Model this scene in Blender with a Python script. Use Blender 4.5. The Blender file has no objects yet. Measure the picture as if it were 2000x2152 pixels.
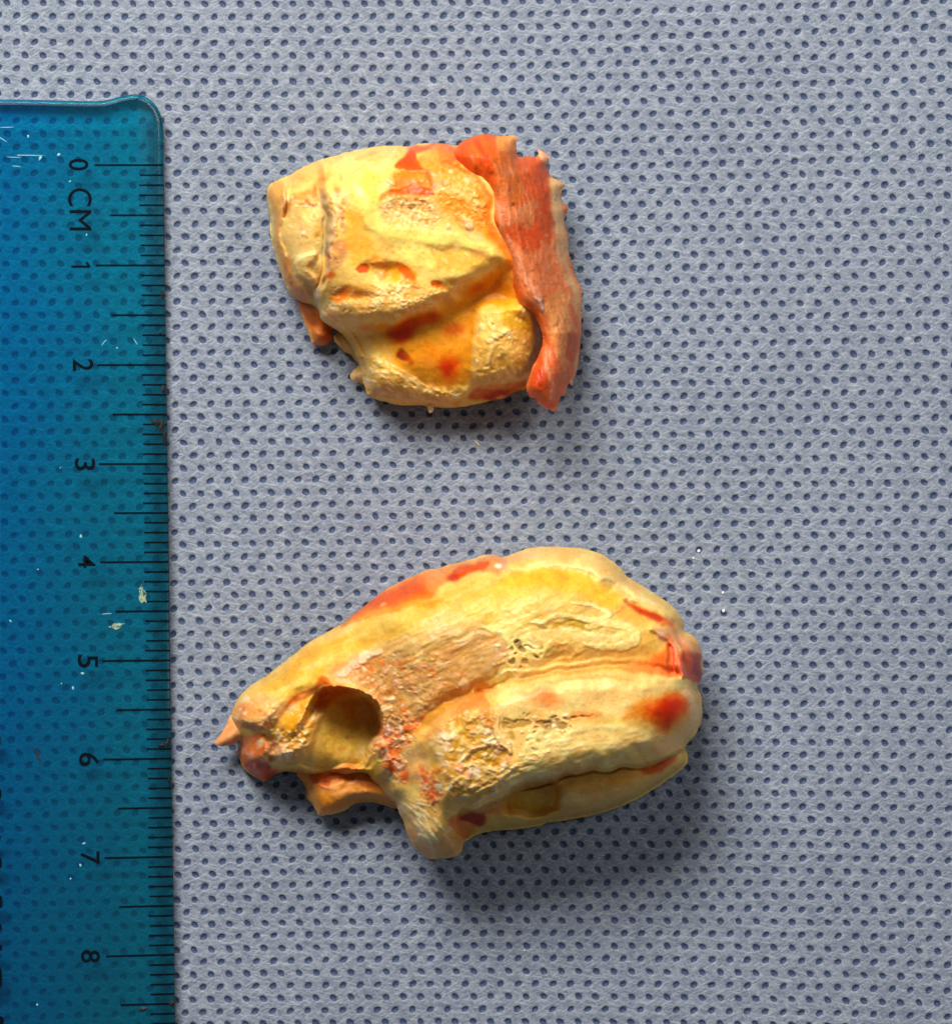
import bpy, bmesh, math, random
import numpy as np

# ------------------------------------------------------------------ camera, world, lights, exposure
S = 20800.0          # photograph pixels per metre on the cloth (from the ruler's centimetre marks)
D = 0.40             # camera height in metres
scene = bpy.context.scene
cam_d = bpy.data.cameras.new('camera')
cam = bpy.data.objects.new('camera', cam_d)
scene.collection.objects.link(cam)
cam.location = (0, 0, D)
cam_d.sensor_fit = 'HORIZONTAL'
cam_d.sensor_width = 36.0
cam_d.lens = 36.0 * D / (2000.0 / S)
cam_d.clip_start = 0.01
cam_d.clip_end = 20
scene.camera = cam

world = bpy.data.worlds.new("World")
scene.world = world
world.use_nodes = True
bg = world.node_tree.nodes['Background']
bg.inputs[0].default_value = (0.86, 0.93, 1.0, 1)
bg.inputs[1].default_value = 0.12

def area(name, loc, target, size, size_y, power, col):
    l = bpy.data.lights.new(name, 'AREA')
    l.shape = 'RECTANGLE'; l.size = size; l.size_y = size_y
    l.energy = power; l.color = col
    o = bpy.data.objects.new(name, l)
    scene.collection.objects.link(o)
    o.location = loc
    from mathutils import Vector
    o.rotation_euler = (Vector(target) - Vector(loc)).to_track_quat('-Z', 'Y').to_euler()
    return o
area('ceiling_lamp', (-0.11, 0.31, 0.355), (0, 0.0, 0), 0.24, 0.14, 4.0, (1.0, 0.97, 0.92))
area('side_lamp', (0.50, 0.28, 0.55), (0.01, 0, 0), 0.30, 0.30, 1.3, (1.0, 0.98, 0.95))

scene.view_settings.view_transform = 'Standard'
scene.view_settings.look = 'None'
scene.view_settings.exposure = 0.0
scene.view_settings.gamma = 1.0
scene.render.engine = 'CYCLES'
scene.cycles.transparent_max_bounces = 24
scene.cycles.max_bounces = 8

# ------------------------------------------------------------------ helpers
rng = np.random.default_rng(7)
random.seed(7)
C = scene.collection

def lin(c):
    c = np.asarray(c, dtype=float) / 255.0
    return np.where(c <= 0.04045, c / 12.92, ((c + 0.055) / 1.055) ** 2.4)

def world_xyz(px, py, z):
    """photograph pixel + height in metres -> point in the place"""
    f = (D - z) / D
    return (px - 1000.0) / S * f, (1076.0 - py) / S * f, z

def tag(o, label=None, cat=None, group=None, kind=None):
    if label: o['label'] = label
    if cat: o['category'] = cat
    if group: o['group'] = group
    if kind: o['kind'] = kind
    return o

def empty(name, px, py):
    o = bpy.data.objects.new(name, None)
    o.empty_display_size = 0.005
    C.objects.link(o)
    o.location = world_xyz(px, py, 0.0)
    return o

def link_mesh(name, me, mat=None, parent=None):
    o = bpy.data.objects.new(name, me)
    C.objects.link(o)
    if mat: me.materials.append(mat)
    if parent is not None:
        o.parent = parent
        o.matrix_parent_inverse.identity()
        o.location = (-parent.location[0], -parent.location[1], -parent.location[2])
    return o

def mesh_from(name, co, faces_flat, loop_starts, loop_totals, smooth=True):
    me = bpy.data.meshes.new(name)
    me.vertices.add(len(co))
    me.vertices.foreach_set('co', np.asarray(co, dtype=np.float32).ravel())
    me.loops.add(len(faces_flat))
    me.loops.foreach_set('vertex_index', np.asarray(faces_flat, dtype=np.int32))
    me.polygons.add(len(loop_starts))
    me.polygons.foreach_set('loop_start', np.asarray(loop_starts, dtype=np.int32))
    me.polygons.foreach_set('loop_total', np.asarray(loop_totals, dtype=np.int32))
    me.update(calc_edges=True)
    me.validate()
    if smooth:
        me.polygons.foreach_set('use_smooth', np.ones(len(me.polygons), dtype=bool))
    return me

_T = rng.random((256, 256))
def vnoise(x, y, seed=0):
    x = np.asarray(x, dtype=float) + seed * 37.13; y = np.asarray(y, dtype=float) + seed * 17.71
    xi = np.floor(x).astype(int); yi = np.floor(y).astype(int)
    fx = x - xi; fy = y - yi
    fx = fx * fx * (3 - 2 * fx); fy = fy * fy * (3 - 2 * fy)
    a = _T[yi & 255, xi & 255]; b = _T[yi & 255, (xi + 1) & 255]
    c = _T[(yi + 1) & 255, xi & 255]; d = _T[(yi + 1) & 255, (xi + 1) & 255]
    return ((a * (1 - fx) + b * fx) * (1 - fy) + (c * (1 - fx) + d * fx) * fy) * 2 - 1
def fbm(x, y, sc, oct=4, seed=0, gain=0.5):
    r = 0; a = 1.0; t = 0
    for k in range(oct):
        f = 2.03 ** k / sc
        ang = 0.6 * k
        cx, sx = math.cos(ang), math.sin(ang)
        r = r + a * vnoise((x * cx - y * sx) * f, (x * sx + y * cx) * f, seed + k * 3.3); t += a; a *= gain
    return r / t * 1.6

def sstep(t):
    t = np.clip(t, 0, 1)
    return t * t * (3 - 2 * t)

def catmull(pts, n=4, closed=True):
    P = np.asarray(pts, float); out = []
    m = len(P)
    rngk = range(m) if closed else range(m - 1)
    for k in rngk:
        if closed:
            p0, p1, p2, p3 = P[(k - 1) % m], P[k], P[(k + 1) % m], P[(k + 2) % m]
        else:
            p0, p1, p2, p3 = P[max(k - 1, 0)], P[k], P[k + 1], P[min(k + 2, m - 1)]
        for j in range(n):
            t = j / n
            out.append(0.5 * ((2 * p1) + (-p0 + p2) * t + (2 * p0 - 5 * p1 + 4 * p2 - p3) * t * t + (-p0 + 3 * p1 - 3 * p2 + p3) * t ** 3))
    if not closed: out.append(P[-1])
    return np.array(out)

def seg_dist(x, y, pts, closed):
    """distance to a polyline, parameter along it, nearest point"""
    P = np.asarray(pts, float)
    m = len(P); best = np.full(x.shape, 1e9); par = np.zeros(x.shape)
    nx = np.zeros(x.shape); ny = np.zeros(x.shape)
    L = m if closed else m - 1
    for k in range(L):
        ax, ay = P[k]; bx, by = P[(k + 1) % m]
        dx, dy = bx - ax, by - ay
        q = dx * dx + dy * dy + 1e-9
        t = np.clip(((x - ax) * dx + (y - ay) * dy) / q, 0, 1)
        cx = ax + t * dx; cy = ay + t * dy
        d = (x - cx) ** 2 + (y - cy) ** 2
        w = d < best
        best = np.where(w, d, best); par = np.where(w, (k + t) / L, par)
        nx = np.where(w, cx, nx); ny = np.where(w, cy, ny)
    return np.sqrt(best), par, nx, ny

def inside(x, y, pts):
    P = np.asarray(pts, float); m = len(P)
    r = np.zeros(x.shape, bool)
    for k in range(m):
        ax, ay = P[k]; bx, by = P[(k + 1) % m]
        if ay == by: continue
        c = ((ay > y) != (by > y)) & (x < (bx - ax) * (y - ay) / (by - ay) + ax)
        r ^= c
    return r

# ------------------------------------------------------------------ sculpted tissue
class Tissue:
    """a closed lump: outline seen from above, a relief on top, a rounded underside; colours are pigment, with some shade painted into crust pits"""
    def __init__(self, view, outline, step, mid, H, R, base, seed=0, rag=1.5, power=0.5, sm=3):
        self.v = view; ox, oy, s = view
        out = np.array(outline, float) / s + np.array([ox, oy])
        out = catmull(out, sm)
        # small irregularities along the edge
        nrm = np.roll(out, -1, 0) - np.roll(out, 1, 0)
        nrm = np.stack([nrm[:, 1], -nrm[:, 0]], 1) / (np.linalg.norm(nrm, axis=1)[:, None] + 1e-9)
        out = out + nrm * (fbm(out[:, 0], out[:, 1], 9, 3, seed + 5) * rag)[:, None]
        self.out = out
        x0, y0 = out.min(0) - 2 * step; x1, y1 = out.max(0) + 2 * step
        xs = np.arange(x0, x1, step); ys = np.arange(y0, y1, step)
        self.nx, self.ny = len(xs), len(ys); self.gx0, self.gy0 = x0, y0
        X, Y = np.meshgrid(xs, ys)
        ins = inside(X, Y, out)
        # only the points near the lump matter
        d, _, qx, qy = seg_dist(X, Y, out, True)
        # snap: outside corner points of used cells go to the outline
        cell = ins[:-1, :-1] | ins[1:, :-1] | ins[:-1, 1:] | ins[1:, 1:]
        used = np.zeros(X.shape, bool)
        used[:-1, :-1] |= cell; used[1:, :-1] |= cell; used[:-1, 1:] |= cell; used[1:, 1:] |= cell
        edge = used & ~ins
        near = used & ins & (d < 0.35 * step)
        snap = edge | near
        self.X = np.where(snap, qx, X); self.Y = np.where(snap, qy, Y)
        self.d = np.where(snap, 0.0, d)
        self.snap, self.cell, self.used = snap, cell, used
        self.step, self.mid, self.seed = step, mid, seed
        x, y = self.X, self.Y
        t = np.clip(self.d / R, 0, 1)
        self.Z = mid + (H - mid) * (1 - (1 - t) ** 2) ** power
        self.edge_lock = sstep(self.d / 14.0)
        self.smooth(110)
        self.base = base
        self.col = np.broadcast_to(lin(base), X.shape + (3,)).copy()
        self.floor = 16.0
        self.wx = x + fbm(x, y, 34, 2, seed + 1) * 5
        self.wy = y + fbm(x, y, 34, 2, seed + 2) * 5
        self.fx = fbm(x, y, 8, 3, seed + 21, 0.6) * 1.7; self.fy = fbm(x, y, 8, 3, seed + 22, 0.6) * 1.7
    def view(self, ox, oy, s): self.v = (ox, oy, s)
    def _p(self, pts):
        ox, oy, s = self.v
        return np.array(pts, float) / s + np.array([ox, oy])
    def _apply(self, m, col, a, dz, n, nsc):
        if n:
            m = m * np.clip(1 - n * (0.6 - 1.8 * fbm(self.X, self.Y, nsc, 3, self.seed + 9 + n)), 0, 1)
        if col is not None:
            c = lin(col)
            mm = (m * a)[..., None]
            self.col = self.col * (1 - mm) + c * mm
        if dz:
            if col is not None and abs(dz) <= 16: dz = dz * 0.38
            self.Z = self.Z + (dz * m * self.edge_lock if dz > 0 else dz * m * (1 if dz < -20 else self.edge_lock))
        return m
    def mpoly(self, pts, soft, warp=1, smooth=True, fine=1):
        s = self.v[2]; P = self._p(pts)
        if smooth: P = catmull(P, 3)
        x = self.wx * warp + self.X * (1 - warp) + self.fx * fine; y = self.wy * warp + self.Y * (1 - warp) + self.fy * fine
        so = soft / s
        m = np.zeros(x.shape)
        bb = (x > P[:, 0].min() - so) & (x < P[:, 0].max() + so) & (y > P[:, 1].min() - so) & (y < P[:, 1].max() + so)
        xx, yy = x[bb], y[bb]
        if xx.size == 0: return m
        d, _, _, _ = seg_dist(xx, yy, P, True)
        sd = np.where(inside(xx, yy, P), d, -d)
        m[bb] = sstep(0.5 + sd / so)
        return m
    def mline(self, pts, w, soft, warp=1, taper=False, smooth=True, fine=1):
        s = self.v[2]; P = self._p(pts)
        if smooth and len(P) > 2: P = catmull(P, 4, False)
        x = self.wx * warp + self.X * (1 - warp) + self.fx * fine; y = self.wy * warp + self.Y * (1 - warp) + self.fy * fine
        so = soft / s; w = w / s; pad = w + so
        m = np.zeros(x.shape)
        bb = (x > P[:, 0].min() - pad) & (x < P[:, 0].max() + pad) & (y > P[:, 1].min() - pad) & (y < P[:, 1].max() + pad)
        xx, yy = x[bb], y[bb]
        if xx.size == 0: return m
        d, t, _, _ = seg_dist(xx, yy, P, False)
        ww = w * (np.sin(np.clip(t, 0.02, 0.98) * math.pi) ** 0.5 if taper else 1.0)
        m[bb] = sstep(1 - (d - ww * 0.5) / so)
        return m
    def P(self, pts, col=None, a=1.0, dz=0, soft=14, n=0, nsc=12, warp=1, smooth=True):
        return self._apply(self.mpoly(pts, soft, warp, smooth, 0 if col is None else 1), col, a, dz, n, nsc)
    def L(self, pts, w, col=None, a=1.0, dz=0, soft=8, n=0, nsc=12, warp=1, taper=True):
        return self._apply(self.mline(pts, w, soft, warp, taper, True, 0 if col is None else 1), col, a, dz, n, nsc)
    def B(self, cx, cy, rx, ry, ang=0, col=None, a=1.0, dz=0, hard=1.0, n=0, nsc=12, warp=1):
        ox, oy, s = self.v
        gx = cx / s + ox; gy = cy / s + oy; R = 2.0 * max(rx, ry) / s + 12
        i0 = max(0, int((gx - R - self.gx0) / self.step)); i1 = min(self.nx, int((gx + R - self.gx0) / self.step) + 2)
        j0 = max(0, int((gy - R - self.gy0) / self.step)); j1 = min(self.ny, int((gy + R - self.gy0) / self.step) + 2)
        if i1 <= i0 or j1 <= j0: return
        w = (slice(j0, j1), slice(i0, i1))
        x = self.wx[w] * warp + self.X[w] * (1 - warp) + self.fx[w] * 0.5; y = self.wy[w] * warp + self.Y[w] * (1 - warp) + self.fy[w] * 0.5
        x = x - gx; y = y - gy
        t = math.radians(ang); c_, s_ = math.cos(t), math.sin(t)
        u = (x * c_ + y * s_) / (rx / s); v = (-x * s_ + y * c_) / (ry / s)
        r = np.sqrt(u * u + v * v)
        m = sstep((1.25 - r) * hard / 1.0) if hard > 1 else np.exp(-(0.92 * r) ** 3)
        if n:
            m = m * np.clip(1 - n * (0.6 - 1.8 * fbm(self.X[w], self.Y[w], nsc, 3, self.seed + 9 + n)), 0, 1)
        if col is not None:
            mm = (m * a)[..., None]
            self.col[w] = self.col[w] * (1 - mm) + lin(col) * mm
            if abs(dz) <= 16: dz = dz * 0.38
        if dz: self.Z[w] = self.Z[w] + dz * m * self.edge_lock[w]
    def scatter(self, poly, n, r0, r1, cols, dz, ang=0, spread=90, asp=2.0, a=0.85, seed=0):
        """flakes and crumbs strewn over an area, each its own small bump or pit"""
        g = random.Random(self.seed * 31 + seed); P = np.array(poly, float)
        lo, hi = P.min(0), P.max(0); k = 0; tries = 0
        while k < n and tries < n * 12:
            tries += 1
            x, y = g.uniform(lo[0], hi[0]), g.uniform(lo[1], hi[1])
            if not inside(np.array([x]), np.array([y]), P)[0]: continue
            r = r0 + (r1 - r0) * g.random() ** 2; q = g.uniform(1, asp)
            c, d = g.choice(cols)
            c = tuple(min(255, max(0, v + g.uniform(-10, 10))) for v in c)
            self.B(x, y, r * q ** 0.6, r / q ** 0.5, ang + g.uniform(-spread, spread), c, a * g.uniform(.5, 1), dz * 0.62 * d, 1.35)
            k += 1
    def crust(self, m, amp, sc, light=None, dark=None, la=0.5):
        """flaky crumbs and pits where m is 1"""
        r0 = fbm(self.wx, self.wy, sc * 3.2, 3, self.seed + 30)
        r1 = 1 - np.abs(fbm(self.wx + self.wy * 0.4, self.wy * 1.5 - self.wx * 0.6, sc * 1.5, 4, self.seed + 31, 0.62))
        r2 = fbm(self.X, self.Y, sc * 0.55, 3, self.seed + 32)
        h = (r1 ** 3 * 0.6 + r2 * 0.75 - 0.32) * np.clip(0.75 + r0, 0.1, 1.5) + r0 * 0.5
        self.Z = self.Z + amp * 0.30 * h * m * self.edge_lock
        if light is not None:  # flake colour, with crests lightened in the pigment
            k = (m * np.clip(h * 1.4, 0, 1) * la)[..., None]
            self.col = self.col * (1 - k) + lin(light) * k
        if dark is not None:  # pit colour, with shade painted into the valleys
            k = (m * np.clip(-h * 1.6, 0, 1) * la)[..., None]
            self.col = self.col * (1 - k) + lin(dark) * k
    def streak(self, m, amp, ang, ln, wd, light=None, dark=None, la=0.5, seed=0):
        t = math.radians(ang); c_, s_ = math.cos(t), math.sin(t)
        u = (self.wx * c_ + self.wy * s_) / ln; v = (-self.wx * s_ + self.wy * c_) / wd
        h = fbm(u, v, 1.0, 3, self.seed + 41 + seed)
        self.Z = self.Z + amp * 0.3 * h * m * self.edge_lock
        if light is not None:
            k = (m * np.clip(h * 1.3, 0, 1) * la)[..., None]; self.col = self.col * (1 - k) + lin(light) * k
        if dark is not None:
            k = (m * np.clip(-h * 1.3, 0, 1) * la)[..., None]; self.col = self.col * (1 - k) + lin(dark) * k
    def fine(self, amp=1.0, cv=0.08):
        x, y = self.X, self.Y
        for _ in range(3):
            c = self.col
            self.col = 0.5 * c + 0.125 * (np.roll(c, 1, 0) + np.roll(c, -1, 0) + np.roll(c, 1, 1) + np.roll(c, -1, 1))
        self.Z = self.Z + self.edge_lock * amp * (fbm(x, y, 40, 4, self.seed + 51) * 2.2 + fbm(x, y, 9, 3, self.seed + 52) * 0.3)
        k = 1 + cv * fbm(x, y, 14, 4, self.seed + 53, 0.7) + cv * 0.8 * fbm(x, y, 70, 3, self.seed + 54)
        k = k * (1 + 0.07 * fbm(x, y, 3.6, 2, self.seed + 56)) * (1 - 0.16 * np.clip(fbm(self.wx, self.wy * 1.6, 11, 4, self.seed + 57, 0.65) - 0.25, 0, 1))
        k2 = 1 + cv * 1.1 * fbm(x, y, 30, 4, self.seed + 55)
        self.col = np.clip(self.col * k[..., None] * np.stack([np.ones_like(k2), k2, k2 * k2], -1), 0.002, 0.95)
    def smooth(self, it=1):
        ok = np.zeros(self.Z.shape, bool)
        ok[1:-1, 1:-1] = self.cell[1:, 1:] & self.cell[:-1, :-1] & self.cell[1:, :-1] & self.cell[:-1, 1:]
        ok &= ~self.snap
        ok = ok[1:-1, 1:-1]
        z = self.Z
        for _ in range(it):
            c = z[1:-1, 1:-1]
            a = (z[:-2, 1:-1] + z[2:, 1:-1] + z[1:-1, :-2] + z[1:-1, 2:]) * 0.25
            z[1:-1, 1:-1] = np.where(ok, 0.4 * c + 0.6 * a, c)
        self.Z = z
    def build(self, name, mat, parent, bottom=2.0, zoff=0.0, thick=None, gexp=1.09, mul=(0.91, 0.86, 1.15)):
        used, cell = self.used, self.cell
        idx = -np.ones(used.shape, int)
        idx[used] = np.arange(used.sum())
        n = used.sum()
        Zt = self.Z[used]; Zt = np.where(Zt < self.floor + 12, self.floor + 12 * np.exp((Zt - self.floor - 12) / 12), Zt)
        X, Y, d = self.X[used], self.Y[used], self.d[used]
        Ze = Zt.copy()
        if thick is None:
            t = np.clip(d / 70.0, 0, 1)
            Zb = self.mid + (bottom - self.mid) * (1 - (1 - t) ** 2) ** 0.6
            Zb = np.minimum(Zb, Ze - 3.0)
        else:
            Zb = Ze - thick * sstep(d / (thick * 0.8))
        snap = self.snap[used]
        j, i = np.nonzero(cell)
        a, b, c_, d_ = idx[j, i], idx[j, i + 1], idx[j + 1, i + 1], idx[j + 1, i]
        top = np.stack([a, d_, c_, b], 1)          # image y runs down: this order faces up
        bi = np.where(snap, np.arange(n), n + np.cumsum(~snap) - 1)
        bot = bi[top[:, ::-1]]
        # drop degenerate underside cells whose corners all sit on the outline
        keep = ~(snap[a] & snap[b] & snap[c_] & snap[d_])
        faces = np.concatenate([top, bot[keep]])
        xs, ys, zs = world_xyz(X, Y, Ze / S)
        nb = ~snap
        xb, yb, zb = world_xyz(X[nb], Y[nb], Ze[nb] / S)
        co = np.concatenate([np.stack([xs, ys, zs], 1), np.stack([xb, yb, Zb[nb] / S], 1)])
        m = len(faces)
        me = mesh_from(name, co, faces.ravel(), np.arange(m) * 4, np.full(m, 4))
        col = np.array(mul) * self.col[used] ** np.array([1.0, gexp, 1.04])
        ratio = col[:, 1] / np.maximum(col[:, 0], 1e-3)
        col[:, 1] += 0.03 * col[:, 0] * np.clip(1 - 4 * ratio, 0, 1)
        col[:, 2] *= np.clip(1.3 * ratio + 0.25, 0.25, 1)
        colf = np.concatenate([col, col[nb]])
        att = me.color_attributes.new('pigment', 'FLOAT_COLOR', 'POINT')
        att.data.foreach_set('color', np.concatenate([colf, np.ones((len(colf), 1))], 1).astype(np.float32).ravel())
        return link_mesh(name, me, mat, parent)

# ------------------------------------------------------------------ materials
def new_mat(name):
    m = bpy.data.materials.new(name); m.use_nodes = True
    nt = m.node_tree; nt.nodes.clear()
    out = nt.nodes.new('ShaderNodeOutputMaterial')
    return m, nt, out
def node(nt, t, **kw):
    n = nt.nodes.new(t)
    for k, v in kw.items(): setattr(n, k, v)
    return n
def noise(nt, coord, scale, detail=4, rough=0.55, vec_scale=None, rot=0, dist=0):
    n = node(nt, 'ShaderNodeTexNoise')
    n.inputs['Scale'].default_value = scale; n.inputs['Detail'].default_value = detail
    n.inputs['Roughness'].default_value = rough; n.inputs['Distortion'].default_value = dist
    if vec_scale:
        mp = node(nt, 'ShaderNodeMapping'); mp.inputs['Scale'].default_value = vec_scale
        mp.inputs['Rotation'].default_value = (0, 0, math.radians(rot))
        r = node(nt, 'ShaderNodeMapping'); r.inputs['Rotation'].default_value = (0, 0, math.radians(rot))
        mp.inputs['Rotation'].default_value = (0, 0, 0)
        nt.links.new(coord, r.inputs[0]); nt.links.new(r.outputs[0], mp.inputs[0]); nt.links.new(mp.outputs[0], n.inputs[0])
    else:
        nt.links.new(coord, n.inputs[0])
    return n
def math_n(nt, op, a, b=None, c=None):
    n = node(nt, 'ShaderNodeMath', operation=op)
    for k, v in enumerate((a, b, c)):
        if v is None: continue
        if isinstance(v, (int, float)): n.inputs[k].default_value = v
        else: nt.links.new(v, n.inputs[k])
    return n.outputs[0]
def mixc(nt, fac, a, b, mode='MIX'):
    n = node(nt, 'ShaderNodeMix', data_type='RGBA', blend_type=mode)
    if isinstance(fac, (int, float)): n.inputs[0].default_value = fac
    else: nt.links.new(fac, n.inputs[0])
    for k, v in ((6, a), (7, b)):
        if isinstance(v, (tuple, list)): n.inputs[k].default_value = tuple(v) + (1,) * (4 - len(v))
        else: nt.links.new(v, n.inputs[k])
    return n.outputs[2]
def ramp(nt, fac, lo, hi):
    n = node(nt, 'ShaderNodeMapRange'); n.inputs[1].default_value = lo; n.inputs[2].default_value = hi
    nt.links.new(fac, n.inputs[0]); return n.outputs[0]

def tissue_mat(name, rough=0.42, sss=0.18, bump=0.16, spec=0.22, coat=0.05):
    m, nt, out = new_mat(name)
    tc = node(nt, 'ShaderNodeTexCoord').outputs['Object']
    at = node(nt, 'ShaderNodeAttribute', attribute_name='pigment')
    p = node(nt, 'ShaderNodeBsdfPrincipled')
    n1 = noise(nt, tc, 1400, 5, 0.65); n2 = noise(nt, tc, 4200, 3, 0.6); n3 = noise(nt, tc, 420, 4, 0.6)
    f = math_n(nt, 'MULTIPLY_ADD', n1.outputs[0], 0.34, 0.83)
    col = mixc(nt, 1.0, at.outputs['Color'], node_rgb(nt, f), 'MULTIPLY')
    nt.links.new(col, p.inputs['Base Color'])
    r = math_n(nt, 'MULTIPLY_ADD', n3.outputs[0], 0.35, rough - 0.17)
    nt.links.new(r, p.inputs['Roughness'])
    p.inputs['Specular IOR Level'].default_value = spec
    p.inputs['Coat Weight'].default_value = coat; p.inputs['Coat Roughness'].default_value = 0.18
    p.inputs['Subsurface Weight'].default_value = sss
    p.inputs['Subsurface Radius'].default_value = (1.0, 0.45, 0.15)
    p.inputs['Subsurface Scale'].default_value = 0.0006
    h = math_n(nt, 'ADD', math_n(nt, 'MULTIPLY', n1.outputs[0], 0.7), math_n(nt, 'MULTIPLY', n2.outputs[0], 0.3))
    b = node(nt, 'ShaderNodeBump'); b.inputs['Strength'].default_value = bump; b.inputs['Distance'].default_value = 0.00025
    nt.links.new(h, b.inputs['Height']); nt.links.new(b.outputs[0], p.inputs['Normal'])
    nt.links.new(b.outputs[0], p.inputs['Coat Normal'])
    nt.links.new(p.outputs[0], out.inputs[0])
    return m
def node_rgb(nt, f):
    n = node(nt, 'ShaderNodeCombineColor')
    for k in range(3): nt.links.new(f, n.inputs[k])
    return n.outputs[0]

def drape_mat():
    m, nt, out = new_mat('nonwoven_cloth')
    tc = node(nt, 'ShaderNodeTexCoord').outputs['Object']
    at = node(nt, 'ShaderNodeAttribute', attribute_name='bond')
    f1 = noise(nt, tc, 700, 3, 0.6, (1, 5.0, 1), 12, 0.4)
    f2 = noise(nt, tc, 760, 3, 0.6, (1, 6.0, 1), -32, 0.4)
    f3 = noise(nt, tc, 600, 3, 0.6, (1, 6.0, 1), 62, 0.3)
    g = noise(nt, tc, 3600, 3, 0.7)
    big = noise(nt, tc, 45, 4, 0.6)
    mx = math_n(nt, 'MAXIMUM', f1.outputs[0], math_n(nt, 'MAXIMUM', f2.outputs[0], math_n(nt, 'SUBTRACT', f3.outputs[0], 0.03)))
    fib = ramp(nt, mx, 0.46, 0.80)
    dark = ramp(nt, math_n(nt, 'MINIMUM', f1.outputs[0], f2.outputs[0]), 0.50, 0.28)
    base = mixc(nt, fib, lin((106, 116, 133)).tolist(), lin((166, 172, 180)).tolist())
    base = mixc(nt, math_n(nt, 'MULTIPLY', dark, 0.35), base, lin((84, 95, 118)).tolist())
    gg = math_n(nt, 'MULTIPLY_ADD', g.outputs[0], 0.9, 0.53)
    base = mixc(nt, 1.0, base, node_rgb(nt, gg), 'MULTIPLY')
    bb = math_n(nt, 'MULTIPLY_ADD', big.outputs[0], 0.24, 0.88)
    base = mixc(nt, 1.0, base, node_rgb(nt, bb), 'MULTIPLY')
    dotc = mixc(nt, g.outputs[0], lin((34, 48, 78)).tolist(), lin((60, 76, 108)).tolist())
    edge = math_n(nt, 'ADD', at.outputs['Fac'], math_n(nt, 'MULTIPLY_ADD', g.outputs[0], 0.9, -0.45))
    col = mixc(nt, ramp(nt, edge, 0.32, 0.62), base, dotc)
    p = node(nt, 'ShaderNodeBsdfPrincipled')
    nt.links.new(col, p.inputs['Base Color'])
    p.inputs['Roughness'].default_value = 0.5
    p.inputs['Specular IOR Level'].default_value = 0.4
    p.inputs['Sheen Weight'].default_value = 0.08
    h = math_n(nt, 'ADD', math_n(nt, 'MULTIPLY', mx, 1.2), math_n(nt, 'MULTIPLY', g.outputs[0], 0.5))
    b = node(nt, 'ShaderNodeBump'); b.inputs['Strength'].default_value = 0.55; b.inputs['Distance'].default_value = 0.00022
    nt.links.new(h, b.inputs['Height']); nt.links.new(b.outputs[0], p.inputs['Normal'])
    nt.links.new(p.outputs[0], out.inputs[0])
    return m

def plastic_mat(name, col_a, col_b, haze, edge=False):
    m, nt, out = new_mat(name)
    tc = node(nt, 'ShaderNodeTexCoord').outputs['Object']
    n1 = noise(nt, tc, 60, 4, 0.6)
    sx = node(nt, 'ShaderNodeSeparateXYZ'); nt.links.new(tc, sx.inputs[0])
    # tint runs from blue to greener towards the graduated edge
    gx = ramp(nt, math_n(nt, 'ADD', sx.outputs[0], math_n(nt, 'MULTIPLY', n1.outputs[0], 0.012)), -0.042, -0.029)
    col = mixc(nt, gx, col_a, col_b)
    tr = node(nt, 'ShaderNodeBsdfTransparent'); nt.links.new(col, tr.inputs[0])
    df = node(nt, 'ShaderNodeBsdfDiffuse')
    nt.links.new(mixc(nt, gx, (0.0, 0.17, 0.50), (0.01, 0.24, 0.38)), df.inputs[0])
    gl = node(nt, 'ShaderNodeBsdfGlossy'); gl.inputs['Roughness'].default_value = 0.14
    mix1 = node(nt, 'ShaderNodeMixShader'); mix1.inputs[0].default_value = haze
    nt.links.new(tr.outputs[0], mix1.inputs[1]); nt.links.new(df.outputs[0], mix1.inputs[2])
    fr = node(nt, 'ShaderNodeFresnel'); fr.inputs[0].default_value = 1.45
    sc = noise(nt, tc, 500, 4, 0.7, (1, 9, 1), 4)
    b = node(nt, 'ShaderNodeBump'); b.inputs['Strength'].default_value = 0.0; b.inputs['Distance'].default_value = 0.0001
    nt.links.new(sc.outputs[0], b.inputs['Height']); nt.links.new(b.outputs[0], gl.inputs['Normal'])
    mix2 = node(nt, 'ShaderNodeMixShader')
    nt.links.new(fr.outputs[0], mix2.inputs[0]); nt.links.new(mix1.outputs[0], mix2.inputs[1]); nt.links.new(gl.outputs[0], mix2.inputs[2])
    nt.links.new(mix2.outputs[0], out.inputs[0])
    return m

def simple_mat(name, col, rough=0.6, alpha=None, spec=0.4):
    m, nt, out = new_mat(name)
    tc = node(nt, 'ShaderNodeTexCoord').outputs['Object']
    n1 = noise(nt, tc, 2500, 4, 0.65)
    p = node(nt, 'ShaderNodeBsdfPrincipled')
    f = math_n(nt, 'MULTIPLY_ADD', n1.outputs[0], 0.5, 0.75)
    nt.links.new(mixc(nt, 1.0, tuple(lin(col).tolist()), node_rgb(nt, f), 'MULTIPLY'), p.inputs['Base Color'])
    p.inputs['Roughness'].default_value = rough; p.inputs['Specular IOR Level'].default_value = spec
    if alpha is not None:
        nt.links.new(ramp(nt, n1.outputs[0], *alpha), p.inputs['Alpha'])
    nt.links.new(p.outputs[0], out.inputs[0])
    return m

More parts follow.
